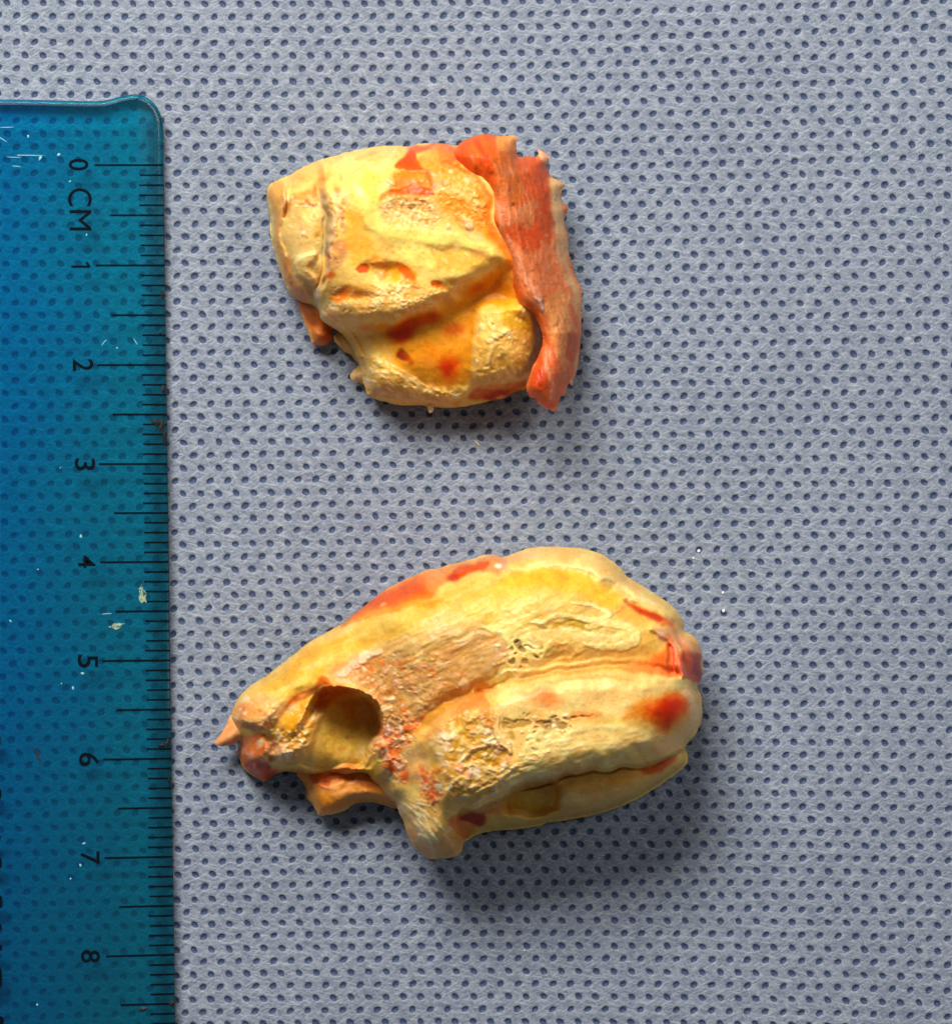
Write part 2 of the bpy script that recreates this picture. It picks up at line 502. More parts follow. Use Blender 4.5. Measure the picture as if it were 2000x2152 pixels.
# ------------------------------------------------------------------ the cloth with its embossed bond points
def fit_lattice():
    A = [(0,2,14.7,60.6),(10,2,390,60),(0,6,14.7,170),(15,10,577,280.5),(23,10,873.5,278.5),(27,2,1022.7,55.7),(27,6,1021.9,165),
         (48,2,1807.6,34.6),(52,2,1959.6,28.4),(48,8,1804.3,198),(36,34,1339.8,915.4),(42,34,1563,912.2),(49,36,1828.1,961.4),
         (53,36,1981.8,959.4),(49,42,1826,1123.7),(49,74,1816.8,1998),(53,74,1971,1999.6),(49,78,1815,2108.4),(28,74,1033,1988.3),
         (32,74,1180.2,1985),(25,34,937.3,922.2),(29,34,1085,920.6),(16,74,592.1,1995.8),(11,74,408.1,1998.5),(15,36,569.9,980.8),
         (11,36,422.2,982.5),(1,74,33.5,2008),(28,80,1030.5,2147.9),(36,44,1336,1183)]
    A = np.array(A, float)
    def basis(i, r):
        u = (i - 26) / 26; v = (r - 40) / 40
        return np.stack([np.ones_like(u), u, v, u*u, u*v, v*v, u**3, u*u*v, u*v*v], -1)
    M = basis(A[:, 0], A[:, 1])
    reg = np.diag([0, 0, 0, .02, .02, .02, .05, .05, .05])
    K = np.linalg.inv(M.T @ M + reg) @ M.T
    cx, cy = K @ A[:, 2], K @ A[:, 3]
    def pos(i, r):
        i = np.asarray(i, float); r = np.asarray(r, float)
        ic = np.clip(i, -1, 54); rc = np.clip(r, -1, 81)
        B0 = basis(ic, rc); Bi = basis(ic + 0.01, rc); Br = basis(ic, rc + 0.01)
        x = B0 @ cx; y = B0 @ cy
        x = x + (Bi @ cx - x) * 100 * (i - ic) + (Br @ cx - B0 @ cx) * 100 * (r - rc)
        y0 = B0 @ cy
        y = y0 + (Bi @ cy - y0) * 100 * (i - ic) + (Br @ cy - y0) * 100 * (r - rc)
        return x, y
    print('lattice residual', np.abs(M @ cx - A[:, 2]).max(), np.abs(M @ cy - A[:, 3]).max())
    return pos
lattice = fit_lattice()

def cloth_z(x, y):
    """gentle waves of the cloth, photograph pixels"""
    return fbm(x, y, 420, 2, 3) * 5.0 - 3.0

def build_cloth():
    verts = []; loops = []; bond = []
    vs_x = []; vs_y = []; vs_z = []; vb = []
    key = {}
    faces = []; ftot = []
    i0, i1, r0, r1 = -16, 70, -16, 97
    ks = []
    cells = []
    for r in range(r0, r1):
        odd = r & 1
        for i in range(i0, i1):
            cells.append((i, r, 1 if (-3 <= i <= 57 and -3 <= r <= 84) else 0))
    per_off = [(-4,-2),(-2,-2),(0,-2),(2,-2),(4,-2),(4,-1),(4,0),(4,1),(4,2),(2,2),(0,2),(-2,2),(-4,2),(-4,1),(-4,0),(-4,-1)]
    # perimeter vertices, shared between cells (key on an integer lattice)
    pk = []
    cell_pidx = np.zeros((len(cells), 16), int)
    for c, (i, r, fine) in enumerate(cells):
        bx = i * 8 + (4 if r & 1 else 0); by = r * 4
        for q, (dx, dy) in enumerate(per_off):
            k = (bx + dx, by + dy)
            j = key.get(k)
            if j is None:
                j = key[k] = len(pk); pk.append(k)
            cell_pidx[c, q] = j
    pk = np.array(pk, float)
    px, py = lattice(pk[:, 0] / 8, pk[:, 1] / 4)
    pz = cloth_z(px, py)
    NP = len(pk)
    cells = np.array(cells)
    nC = len(cells)
    ci = cells[:, 0] + np.where(cells[:, 1] & 1, 0.535, 0.0); cr = cells[:, 1].astype(float)
    cx, cy = lattice(ci, cr)
    cx = cx + rng.normal(0, 0.45, nC); cy = cy + rng.normal(0, 0.35, nC)
    ang = np.where(cells[:, 1] & 1, -40.0, 42.0) + rng.normal(0, 7, nC)
    ang = np.radians(ang)
    ra = 8.4 + rng.normal(0, 0.4, nC); rb = 6.4 + rng.normal(0, 0.45, nC)
    # angles of the perimeter points
    th = np.array([math.atan2(dy * 13.3 / 2, dx * 18.7 / 4) for dx, dy in per_off])
    def ring(f, wob):
        t = th[None, :] - ang[:, None]
        w = 1 + rng.normal(0, wob, (nC, 16))
        ex = ra[:, None] * f * w * np.cos(t); ey = rb[:, None] * f * w * np.sin(t)
        # direction-true ellipse point
        ca, sa = np.cos(ang)[:, None], np.sin(ang)[:, None]
        return cx[:, None] + ex * ca - ey * sa, cy[:, None] + ex * sa + ey * ca
    R = []
    for f, dz, b, wob in ((1.55, 0.6, 0, 0.0), (1.02, -0.4, 0.35, 0.05), (0.80, -2.4, 1, 0.05)):
        x, y = ring(f, wob)
        R.append((x, y, cloth_z(x, y) + dz, np.full(x.shape, float(b))))
    ccz = cloth_z(cx, cy) - 2.8
    X = np.concatenate([px] + [r[0].ravel() for r in R] + [cx])
    Y = np.concatenate([py] + [r[1].ravel() for r in R] + [cy])
    Z = np.concatenate([pz] + [r[2].ravel() for r in R] + [ccz])
    Bd = np.concatenate([np.zeros(NP)] + [r[3].ravel() for r in R] + [np.ones(nC)])
    base = [NP + k * nC * 16 for k in range(3)]
    cb = NP + 3 * nC * 16
    ar = np.arange(nC)[:, None] * 16 + np.arange(16)[None, :]
    rings = [cell_pidx, base[0] + ar, base[1] + ar, base[2] + ar]
    quads = []
    for a, b in zip(rings[:-1], rings[1:]):
        a2 = np.roll(a, -1, 1); b2 = np.roll(b, -1, 1)
        quads.append(np.stack([a, b, b2, a2], -1).reshape(-1, 4))
    quads = np.concatenate(quads)
    l = rings[3]; l2 = np.roll(l, -1, 1)
    cc = np.broadcast_to((cb + np.arange(nC))[:, None], l.shape)
    tris = np.stack([l, cc, l2], -1).reshape(-1, 3)
    flat = np.concatenate([quads.ravel(), tris.ravel()])
    st = np.concatenate([np.arange(len(quads)) * 4, len(quads) * 4 + np.arange(len(tris)) * 3])
    tot = np.concatenate([np.full(len(quads), 4), np.full(len(tris), 3)])
    xs, ys, zs = X / 1.0, Y / 1.0, Z / S
    wx, wy = (xs - 1000) / S, (1076 - ys) / S
    me = mesh_from('cloth', np.stack([wx, wy, zs], 1), flat, st, tot)
    a = me.attributes.new('bond', 'FLOAT', 'POINT'); a.data.foreach_set('value', Bd.astype(np.float32))
    o = link_mesh('cloth', me, drape_mat())
    tag(o, 'pale blue-grey nonwoven cloth embossed with staggered rows of small dark oval dots', kind='structure')
    return o
build_cloth()

# ------------------------------------------------------------------ the ruler
RULER_T = 2.3e-3 * S        # thickness, px
def ruler_right(y): return 344.0 + (y - 347.0) * 0.01345
def ruler_top_z(x, y):
    t = np.clip((ruler_right(y) - x) / 54.0, 0, 1)
    u = np.clip((x + 300) / 54.0, 0, 1)
    return RULER_T * (0.62 + 0.38 * np.minimum(t, u))
def build_ruler():
    root = empty('ruler', 20, 1300)
    tag(root, 'translucent blue plastic centimetre ruler with black markings along the left edge of the cloth', 'ruler')
    P = [(-300, 260), (-292, 225), (-270, 208), (-200, 207), (-60, 208), (60, 209), (150, 211), (200, 212), (228, 209), (252, 202), (275, 198),
         (295, 199), (313, 207), (328, 222), (338, 242), (343, 268), (343.7, 320)]
    P = catmull(P, 4, False).tolist()
    for y in np.arange(420, 2900, 60.0): P.append((ruler_right(y) + 0.5 * vnoise(y / 90.0, 1.0), y))
    P += [(370, 2960), (330, 3000), (-260, 3000), (-300, 2960)]
    P = np.array(P)
    nrm = np.roll(P, -1, 0) - np.roll(P, 1, 0)
    nrm = np.stack([-nrm[:, 1], nrm[:, 0]], 1) / np.linalg.norm(nrm, axis=1)[:, None]
    me = bpy.data.meshes.new('ruler_body'); bm = bmesh.new()
    def loop(inset, zf):
        Q = P + nrm * inset
        vs = []
        for x, y in Q:
            zt = float(ruler_top_z(x, y))
            vs.append(bm.verts.new(world_xyz(x, y, (5 + (zt - 5) * zf) / S)))
        return vs, Q
    rings = []
    for inset, zf in ((1.5, 0.0), (0, 0.12), (0, 0.72), (0.8, 0.86), (2.4, 0.93), (6, 0.98), (11, 1.0)):
        rings.append(loop(inset, zf))
    n = len(P)
    for (a, _), (b, _) in zip(rings[:-1], rings[1:]):
        for k in range(n):
            f = bm.faces.new((a[k], a[(k + 1) % n], b[(k + 1) % n], b[k])); f.material_index = 1 if a is not rings[4][0] and a is not rings[5][0] else 0
    last, Q = rings[-1]
    cap = bm.faces.new(last)
    bot = bm.faces.new(rings[0][0][::-1])
    for f in bm.faces: f.smooth = True
    cap.smooth = False; bot.smooth = False
    # cut the cap along the two lines where the bevels start
    from mathutils import Vector
    def wv(x, y): return Vector(world_xyz(x, y, RULER_T / S))
    for xa, xb in (((ruler_right(200) - 54), (ruler_right(3000) - 54)), (-246, -246)):
        A, B = wv(xa, 200), wv(xb, 3000)
        dirv = (B - A); no = Vector((dirv.y, -dirv.x, 0)).normalized()
        faces = [f for f in bm.faces if len(f.verts) > 20 and f is not bot]
        geom = faces + list({e for f in faces for e in f.edges}) + list({v for f in faces for v in f.verts})
        bmesh.ops.bisect_plane(bm, geom=geom, plane_co=A, plane_no=no)
    bm.verts.ensure_lookup_table()
    # new verts on the cut lines take the plateau height
    top = [f for f in bm.faces if f.calc_center_median().z > 0.5 * RULER_T / S]
    bmesh.ops.recalc_face_normals(bm, faces=bm.faces)
    big = [f for f in bm.faces if len(f.verts) > 8]
    bmesh.ops.triangulate(bm, faces=[f for f in big])
    for f in bm.faces:
        if abs(f.normal.z) > 0.985: f.smooth = False
    bm.to_mesh(me); bm.free()
    ta, tb = (0.08, 0.868, 0.99), (0.14, 0.89, 0.965)
    body = link_mesh('blade', me, plastic_mat('blue_plastic', ta, tb, 0.10), root)
    me.materials.append(plastic_mat('plastic_shaded_edge', (0.02, 0.42, 0.62), (0.05, 0.42, 0.46), 0.12))  # darker tint paints in the dark line of the refracting edge
    # printed scale
    ink = simple_mat('black_ink', (4, 12, 20), 0.7, spec=0.05)
    inkcache = {}
    def strip(x0, y0, x1, y1, w, name='graduation_line'):
        """a printed line; x1 is its end at the ruler's edge"""
        b = bmesh.new(); N = 5; row = []
        for k in range(N + 1):
            t = k / N; x = x0 + (x1 - x0) * t; y = y0 + (y1 - y0) * t
            ww = w * (1.0 + 0.08 * random.uniform(-1, 1))
            row.append([b.verts.new(world_xyz(x, y + s * ww / 2, (float(ruler_top_z(x, y)) + 1.2) / S)) for s in (-1, 1)])
        for k in range(N): b.faces.new((row[k][0], row[k][1], row[k + 1][1], row[k + 1][0]))
        m = bpy.data.meshes.new(name); b.to_mesh(m); b.free()
        return link_mesh(name, m, ink, root)
    cm = [346.5, 557.5, 767, 975, 1181, 1388, 1594.5, 1801, 2007, 2213, 2419, 2625]
    for k in range(0, len(cm) - 1):
        for j in range(10):
            y = cm[k] + (cm[k + 1] - cm[k]) * j / 10
            xr = ruler_right(y) - 0.5
            off = (y - 347) * 0.0134
            if j == 0: L = 145 - (y - 347) * 0.0012
            elif j == 5: L = 114
            else: L = 51 + random.uniform(-1.5, 1.5)
            tilt = 0.026 * max(0, (y - 900)) / 1150
            w = 4.2 if j in (0, 5) else 3.6
            strip(xr - L, y + L * tilt, xr, y, w)
    def glyph(txt, x0, x1, y0, y1, name='numeral', ang=0):
        cu = bpy.data.curves.new('t', 'FONT'); cu.body = txt; cu.resolution_u = 4
        cu.fill_mode = 'BOTH'
        if name == 'numeral': cu.offset = 0.010
        to = bpy.data.objects.new('t', cu); C.objects.link(to)
        dg = bpy.context.evaluated_depsgraph_get()
        m = bpy.data.meshes.new_from_object(to.evaluated_get(dg))
        bpy.data.objects.remove(to)
        co = np.array([v.co[:] for v in m.vertices])
        lo, hi = co.min(0), co.max(0)
        u = (co[:, 0] - lo[0]) / (hi[0] - lo[0]); v = (co[:, 1] - lo[1]) / (hi[1] - lo[1])
        X = x0 + v * (x1 - x0); Y = y0 + u * (y1 - y0)     # reads downwards, tops towards the scale
        for vert, x, y in zip(m.vertices, X, Y):
            vert.co = world_xyz(x, y, (float(ruler_top_z(x, y)) + 1.2) / S)
        m.name = name
        return link_mesh(name, m, ink, root)
    glyph('0', 144, 186, 333, 358)
    glyph('C', 143, 193, 395, 433, 'letter'); glyph('M', 146, 192, 441, 484, 'letter')
    b = bmesh.new()
    for q in ([(150, 557.5), (190, 557.5), (190, 562.5), (150, 562.5)], [(190, 557.4), (183, 549.5), (179.5, 551), (183, 557.4)]):
        b.faces.new([b.verts.new(world_xyz(x, y, (float(ruler_top_z(x, y)) + 1.2) / S)) for x, y in q][::-1])
    m = bpy.data.meshes.new('numeral'); b.to_mesh(m); b.free(); link_mesh('numeral', m, ink, root)
    for t, x0, x1, y0, y1 in (('2', 153, 196, 754, 780), ('3', 157, 200, 963, 989), ('4', 164, 201, 1167, 1194),
                              ('5', 163, 206, 1376, 1404), ('6', 166, 208, 1582, 1611), ('7', 169, 209, 1790, 1817), ('8', 170, 210, 1997, 2024),
                              ('9', 172, 212, 2204, 2231)):
        glyph(t, x0, x1, y0, y1)
    # printing of the other scale, only its rounded ends reach the picture
    for y0, y1, x1 in ((1542, 1572, 1.5), (1655, 1682, 3), (1752, 1768, 1.5), (1800, 1828, 4), (1880, 1910, 5), (1941, 1957, 3.5), (1985, 2000, 4.5), (2030, 2079, 4.5), (2135, 2160, 8)):
        b = bmesh.new(); vs = []
        for k in range(20):
            t = k / 20 * 2 * math.pi
            ex = math.copysign(abs(math.cos(t)) ** 0.5, math.cos(t)); ey = math.copysign(abs(math.sin(t)) ** 0.6, math.sin(t))
            x = x1 - 22 + 22 * ex; y = (y0 + y1) / 2 + (y1 - y0) / 2 * ey
            vs.append(b.verts.new(world_xyz(x, y, (RULER_T + 1.2) / S)))
        b.faces.new(vs[::-1]); m = bpy.data.meshes.new('printed_mark'); b.to_mesh(m); b.free()
        link_mesh('printed_mark', m, ink, root)
    # dirt on the ruler: ink chips on the edge, dried smears, dust, a fibre
    def patch(name, cx, cy, rx, ry, ang, mat, z=1.4, h=0.8, rag=0.35, n=14, label=None):
        b = bmesh.new(); t0 = math.radians(ang); ring = []
        zt = float(ruler_top_z(cx, cy)) if cx < ruler_right(cy) - 2 else 30
        for k in range(n):
            t = k / n * 2 * math.pi; q = 1 + random.uniform(-rag, rag)
            u, v = rx * q * math.cos(t), ry * q * math.sin(t)
            x = cx + u * math.cos(t0) - v * math.sin(t0); y = cy + u * math.sin(t0) + v * math.cos(t0)
            ring.append(b.verts.new(world_xyz(x, y, (float(ruler_top_z(min(x, ruler_right(y)), y)) + z) / S)))
        c = b.verts.new(world_xyz(cx, cy, (zt + z + h) / S))
        for k in range(n): b.faces.new((ring[k], c, ring[(k + 1) % n]))
        bmesh.ops.recalc_face_normals(b, faces=b.faces)
        m = bpy.data.meshes.new(name); b.to_mesh(m); b.free()
        o = link_mesh(name, m, mat, root)
        if label: o['label'] = label
        return o
    smear = simple_mat('dried_smear', (150, 165, 130), 0.7, (0.40, 0.56))
    patch('smear', 299, 1250, 8, 18, -10, smear, label='pale tan dried smear at the edge scale')
    patch('smear', 244, 1316, 15, 6, -18, smear, label='pale tan dried smear between the 4 and 5 marks')
    dust = simple_mat('white_dust', (120, 178, 190), 0.5)
    for x, y, r in ((124, 324, 4), (84, 332, 4.5), (59, 286, 2.8), (170, 1127, 4.2), (174, 1415, 3.6), (153, 1446, 3.3), (129, 1437, 2),
                    (169, 1819, 3.4), (176, 1773, 3), (80, 1197, 2), (22, 1305, 2.8), (78, 2112, 3), (148, 1847, 2.6), (246, 731, 2.3), (127, 983, 1.8), (147, 381, 2.5), (182, 493, 2.6)):
        patch('dust_speck', x, y, r, r * 0.7, random.uniform(0, 180), dust, n=8)
    for x, y, l, a in ((14, 267, 12, 0), (60, 326, 26, 1), (36, 349, 9, 4), (5, 292, 14, 30), (218, 720, 8, -50), (285, 718, 9, 55), (225, 1290, 10, -4), (30, 330, 18, 2)):
        patch('scratch', x, y, l, 0.9, a, dust, n=8, h=0.3)
    chip = simple_mat('dark_residue', (14, 14, 12), 0.6)
    for x, y, rx, ry, a in ((327, 888, 10, 6, 30), (340, 893, 5, 14, 0), (343, 818, 5, 8, 0), (341, 620, 3, 9, -15), (352, 1562, 4, 9, 0), (341, 1567, 9, 4, 0),
                            (356, 1640, 2.5, 14, -8), (336, 700, 3, 3, 0), (345, 920, 3, 20, 0), (300, 2122, 10, 4, -14), (362, 2110, 6, 8, 0)):
        patch('residue_chip', x, y, rx, ry, a, chip, z=1.8, h=2.0)
    b = bmesh.new(); pts = catmull([(70, 1570), (77, 1580), (81, 1592), (86, 1603)], 4, False); row = []
    for k, (x, y) in enumerate(pts):
        w = 2.2 * math.sin(math.pi * (0.1 + 0.8 * k / (len(pts) - 1)))
        row.append([b.verts.new(world_xyz(x + s * w, y, (RULER_T + 1.5 + (1 - abs(s)) * 1.5) / S)) for s in (-1, 0, 1)])
    for k in range(len(row) - 1):
        for q in (0, 1): b.faces.new((row[k][q], row[k][q + 1], row[k + 1][q + 1], row[k + 1][q]))
    m = bpy.data.meshes.new('fibre'); b.to_mesh(m); b.free(); link_mesh('fibre', m, simple_mat('brown_fibre', (52, 30, 34)), root)
    return root
build_ruler()

# ------------------------------------------------------------------ tissue pieces
tis = tissue_mat('tissue')
memb = tissue_mat('membrane', rough=0.5, sss=0.08, bump=0.5, spec=0.3, coat=0.08)
YEL = (250, 208, 92); PALE = (255, 226, 118); CREAM = (246, 220, 140); GOLD = (242, 178, 30); AMB = (214, 140, 12)
ORG = (247, 120, 22); RED = (226, 40, 8); DRED = (150, 8, 6); SALM = (244, 150, 92); OLIV = (196, 164, 66); TAN = (216, 168, 100)

def small_piece():
    root = empty('tissue_piece', 880, 590)
    tag(root, 'smaller blocky yellow tissue piece with a torn orange-red membrane down its right side', 'tissue piece')
    V = (540, 260, 2.5667)
    # --- orange tongue of tissue under the left lobe
    t = Tissue(V, [(160,850),(200,930),(228,1000),(258,1080),(280,1150),(296,1180),(318,1192),(345,1197),(380,1182),(403,1152),(402,1125),(430,1060),(420,960),(330,860),(230,820)],
               2.0, 28, 75, 40, (226, 138, 62), seed=3)
    t.L([(170,880),(215,980),(262,1090),(290,1180)], 16, (246, 190, 100), .8, 4, 12)
    t.L([(250,960),(320,1060),(390,1120)], 46, (150, 74, 14), .75, -14, 30)
    t.B(360,1150,34,26,0,(206, 74, 20),.8)
    t.B(330,1110,30,20,30,(240,150,80),.7,5)
    t.fine(1.0, .1); t.build('tongue', tis, root)
    # --- ragged nubs peeping out under the lower left corner
    t = Tissue(V, [(412,1140),(430,1185),(462,1225),(492,1240),(520,1262),(548,1300),(520,1330),(503,1352),(512,1376),(545,1392),(580,1410),(640,1420),(680,1300),(600,1180),(480,1110)],
               2.0, 26, 64, 34, (222, 178, 84), seed=4, rag=2.5)
    t.B(525,1360,26,22,0,(236,214,150),.7,5); t.L([(430,1150),(470,1230)], 20, (190,140,40), .6, -4)
    t.fine(1.0, .1); t.build('nub', tis, root)

    # --- the body
    out = [(52,345),(68,325),(110,300),(180,270),(250,230),(290,212),(350,190),(420,172),(480,155),(560,135),(640,122),(700,116),(760,117),(812,122),(870,108),(930,104),
           (990,104),(1060,115),(1160,110),(1300,130),(1400,210),(1470,380),(1530,600),(1570,800),(1590,1000),(1570,1200),(1520,1370),(1460,1425),(1400,1445),(1340,1478),
           (1260,1495),(1180,1515),(1100,1530),(1000,1532),(940,1527),(880,1520),(800,1522),(740,1515),(690,1500),(640,1485),(600,1465),(582,1430),(570,1395),(560,1340),(548,1290),
           (520,1230),(490,1175),(440,1120),(400,1095),(360,1070),(335,1035),(322,1000),(290,985),(240,960),(200,935),(172,905),(150,860),(125,790),(100,720),(80,645),(70,590),(70,520),(58,460),(52,400)]
    t = Tissue(V, out, 1.7, 95, 270, 125, YEL, seed=11, rag=1.0)
    P, L, B = t.P, t.L, t.B
    # broad relief -------------------------------------------------------
    t.Z += (-(t.Y - 560) * 0.10) * t.edge_lock
    crease = [(345,330),(372,400),(383,470),(378,600),(384,700),(360,830),(325,920),(318,1010)]
    P([(40,300),(300,190),(345,330),(378,470),(374,600),(380,700),(356,830),(320,930),(320,1050),(150,960),(30,700)], None, dz=-52, soft=46)
    L(crease, 16, None, dz=-10, soft=30)
    # lower facet falls away below the diagonal ridge
    P([(300,1060),(400,1110),(520,1085),(720,1060),(860,1012),(1000,945),(1150,858),(1290,790),(1345,800),(1390,900),(1430,990),(1520,1050),(1600,1200),(1500,1500),(900,1600),(560,1480),(520,1250),(420,1130)],
      None, dz=-62, soft=150)
    P([(640,1080),(870,1030),(1010,960),(1170,880),(1300,860),(1330,930),(1230,985),(1190,1080),(1150,1250),(1130,1380),(960,1440),(760,1400),(660,1240)], None, dz=-20.5, soft=200)
    # lumps on the lower facet
    P([(1185,1010),(1290,985),(1400,985),(1480,1020),(1515,1085),(1535,1155),(1520,1225),(1482,1290),(1460,1350),(1400,1395),(1330,1412),(1260,1395),(1185,1405),(1150,1350),(1160,1250),(1172,1120)], None, dz=34, soft=76)
    P([(560,1275),(640,1255),(760,1320),(860,1400),(1000,1440),(1130,1440),(1120,1520),(900,1525),(650,1490),(585,1420)], None, dz=12, soft=90)
    L([(350,1030),(430,1095),(520,1170),(560,1260)], 26, None, dz=20, soft=26)
    # ridges of the upper plateau
    L([(360,1010),(480,1055),(600,1050),(720,1040),(850,995),(1000,925),(1120,850),(1240,800)], 30, None, dz=5, soft=40)
    L([(540,320),(590,420),(640,540),(760,600),(900,610),(1080,625),(1280,700)], 34, None, dz=5, soft=60)
    
    B(820,470,120,60,0,None,dz=-12); B(690,800,90,45,10,None,dz=-16); B(520,930,100,38,5,None,dz=-10)
    B(1010,870,70,30,0,None,dz=-10)
    B(250,640,70,150,8,None,dz=14); L([(300,700),(240,760),(300,850)], 30, None, dz=9, soft=30)
    L([(150,360),(125,470),(118,600),(135,700),(180,850)], 12, None, dz=10, soft=16)
    L([(190,330),(160,420),(150,500)], 18, None, dz=-10, soft=18)
    # pigment: upper left lobe -------------------------------------------
    P([(60,340),(200,270),(330,205),(345,330),(380,480),(378,700),(300,880),(180,900),(100,700),(60,480)], (250,202,96), .8, soft=50)
    P([(60,350),(140,320),(160,420),(130,560),(150,700),(210,900),(280,980),(160,900),(90,680),(62,500)], (236,164,62), .75, soft=24)
    L([(66,420),(76,560),(84,650),(120,770),(170,890)], 12, (252,222,128), .75, 2, 12)
    L([(205,300),(160,350),(140,430),(128,520),(130,620)], 13, (252,190,104), .9, 4, 10)
    B(240,300,60,26,-20,(248,182,82),.8); B(375,285,46,18,-25,(238,128,62),.75,n=.4); B(310,345,14,30,10,(226,100,50),.8)
    P([(160,420),(185,370),(240,345),(320,350),(330,400),(250,405),(190,440),(150,520)], (204,132,48), .8, soft=20, n=.3)
    L([(185,430),(215,410),(270,405)], 9, (248,196,122), .95, 6, 7); L([(225,445),(275,428),(320,425)], 8, (250,202,110), .9, 5, 7)
    L([(270,395),(300,425),(330,428)], 12, (150,66,26), .85, -5, 9); L([(235,425),(290,418)], 8, (170,84,30), .8, -3, 7)
    B(250,600,66,110,5,(252,212,112),.7); B(320,600,26,70,5,(214,184,80),.9); L([(350,390),(366,480),(362,620),(352,700)], 26, (186,170,96), .85, 0, 18)
    B(250,560,34,20,0,(250,178,100),.6,n=.3); B(280,720,54,40,0,(255,224,124),.8,4); B(250,700,70,12,-10,(255,232,140),.6,3)
    L([(150,720),(170,800),(215,880),(270,950)], 24, (226,120,40), .8, -3, 18, n=.3)
    B(170,730,24,36,-10,(240,140,48),.7); L([(230,830),(280,900),(300,960)], 22, (186,120,34), .7, -4, 16, n=.3)
    B(300,830,34,30,0,(224,196,110),.7,3,n=.3)
    # the pale twisted ridge beside the crease
    L([(388,480),(396,560),(388,650),(392,730),(372,830),(335,900),(325,990)], 17, (214,184,122), .9, 13, 9)
    L([(345,345),(362,400),(385,440)], 26, (222,190,122), .85, 6, 12, n=.2)
    L([(420,470),(430,500),(405,545),(415,600)], 18, (232,196,118), .9, 9, 8)
    L([(425,430),(455,470),(450,560)], 14, (206,160,110), .8, 5, 10)
    P([(395,650),(470,620),(490,700),(450,780),(390,780)], (206,142,84), .8, -3, soft=26, n=.2)
    L([(378,640),(384,690),(402,715)], 7, (96,84,66), .8, -9, 7); L([(372,500),(374,560)], 9, (150,140,80), .6, -6, 8)
    B(362,845,13,24,25,(92,44,18),.95,-18); L([(325,900),(318,960),(330,1020)], 9, (176,160,112), .8, 6, 8)
    B(435,360,18,36,0,(238,112,60),.85,n=.2); B(485,420,22,38,-10,(246,140,58),.8,n=.2); B(400,820,26,22,0,(234,92,44),.9,-3)
    L([(455,250),(462,300)], 7, (216,150,60), .7, -4, 6)
    # upper plateau -------------------------------------------------------
    P([(430,180),(600,135),(740,125),(760,200),(690,260),(560,300),(470,300)], (253,214,108), .8, soft=40)
    L([(540,195),(600,170),(640,150)], 12, (238,166,70), .6, -2, 12)
    P([(520,310),(600,310),(650,420),(700,520),(860,575),(1060,600),(1280,680),(1240,720),(1000,650),(930,680),(980,760),(860,780),(700,640),(600,560),(540,420)], (255,224,100), .95, 4, soft=34)
    P([(470,460),(560,470),(620,640),(700,740),(640,800),(520,760),(470,640)], (246,176,44), .8, soft=50, n=.2)
    P([(600,250),(690,280),(670,380),(620,420),(570,330)], (250,200,60), .7, soft=40)
    m = t.mpoly([(650,440),(760,400),(900,395),(960,440),(1000,520),(900,560),(760,560),(680,530)], 50)
    t._apply(m, (252,208,110), .7, 0, 0, 1); t.crust(m, 9, 9, (255,240,160), (222,150,60), .8)
    B(840,465,34,20,0,(214,170,70),.8,-8,n=.2); B(850,520,20,13,0,(242,140,48),.8)
    for x, y, r in ((760,487,10),(720,320,16),(700,300,10),(860,470,7),(1140,560,20),(1120,530,12),(1175,380,22),(1020,310,20),(1030,560,10),(880,300,22)):
        B(x, y, r*1.1, r, 40, (255,226,146), .95, 7, 2)
    # red and orange at the top ------------------------------------------
    P([(745,230),(790,160),(830,130),(870,200),(900,260),(840,262),(760,245)], (246,64,10), .97, 6, soft=9)
    P([(820,125),(960,105),(1080,120),(1110,200),(1080,240),(1000,225),(920,140),(850,150)], (248,86,24), .85, soft=22, n=.2)
    L([(810,126),(880,118),(960,112),(1060,128)], 10, (226,96,74), .8, 3, 8)
    P([(860,170),(960,140),(990,200),(960,270),(900,260)], (254,176,70), .9, 4, soft=24)
    P([(740,265),(830,255),(900,270),(950,330),(930,380),(820,380),(720,385),(690,350),(730,310)], (250,138,18), .95, soft=24)
    P([(800,350),(850,330),(930,350),(950,378),(860,385),(720,385),(740,368)], (240,70,10), .9, -4, soft=14, n=.15)
    L([(660,400),(720,382),(800,376)], 12, (248,120,26), .85, -3, 12); B(870,305,44,18,5,(254,176,66),.9,6)
    L([(900,262),(930,300),(960,340)], 18, (246,96,16), .85, 0, 12)
    P([(950,240),(1080,230),(1170,300),(1240,380),(1230,480),(1200,600),(1090,560),(1030,480),(960,400),(960,320)], (250,158,36), .9, soft=44, n=.15)
    P([(1030,340),(1120,330),(1200,400),(1180,460),(1090,420)], (254,196,84), .8, 5, soft=34, n=.3)
    B(1060,440,50,34,40,(244,160,10),.8,-8); B(1230,440,14,26,0,(252,170,60),.8,5)
    L([(1080,230),(1150,280),(1210,330),(1245,390)], 20, (248,110,26), .8, 0, 16)
    L([(1100,510),(1140,580),(1200,620)], 30, (254,212,110), .7, 5, 24); B(1140,545,24,30,30,(255,220,140),.9,6,2)
    m = t.mpoly([(940,150),(1090,180),(1200,300),(1230,560),(1000,500),(700,380),(740,250)], 60); t.crust(m, 7, 10, (255,206,110), (240,110,14), .45)
    # right of the plateau
    P([(1240,480),(1290,600),(1340,700),(1370,860),(1420,980),(1330,990),(1250,960),(1180,880),(1300,780),(1320,700),(1220,600)], (246,158,20), .85, soft=36)
    L([(1250,400),(1235,500),(1290,600),(1345,680),(1370,780),(1400,900)], 28, (250,120,20), .8, 0, 20)
    L([(890,655),(960,665),(1080,672),(1180,692),(1250,700)], 9, (216,170,70), .8, 0, 7)
    L([(905,660),(940,700),(960,720)], 9, (216,160,50), .8, 0, 7)
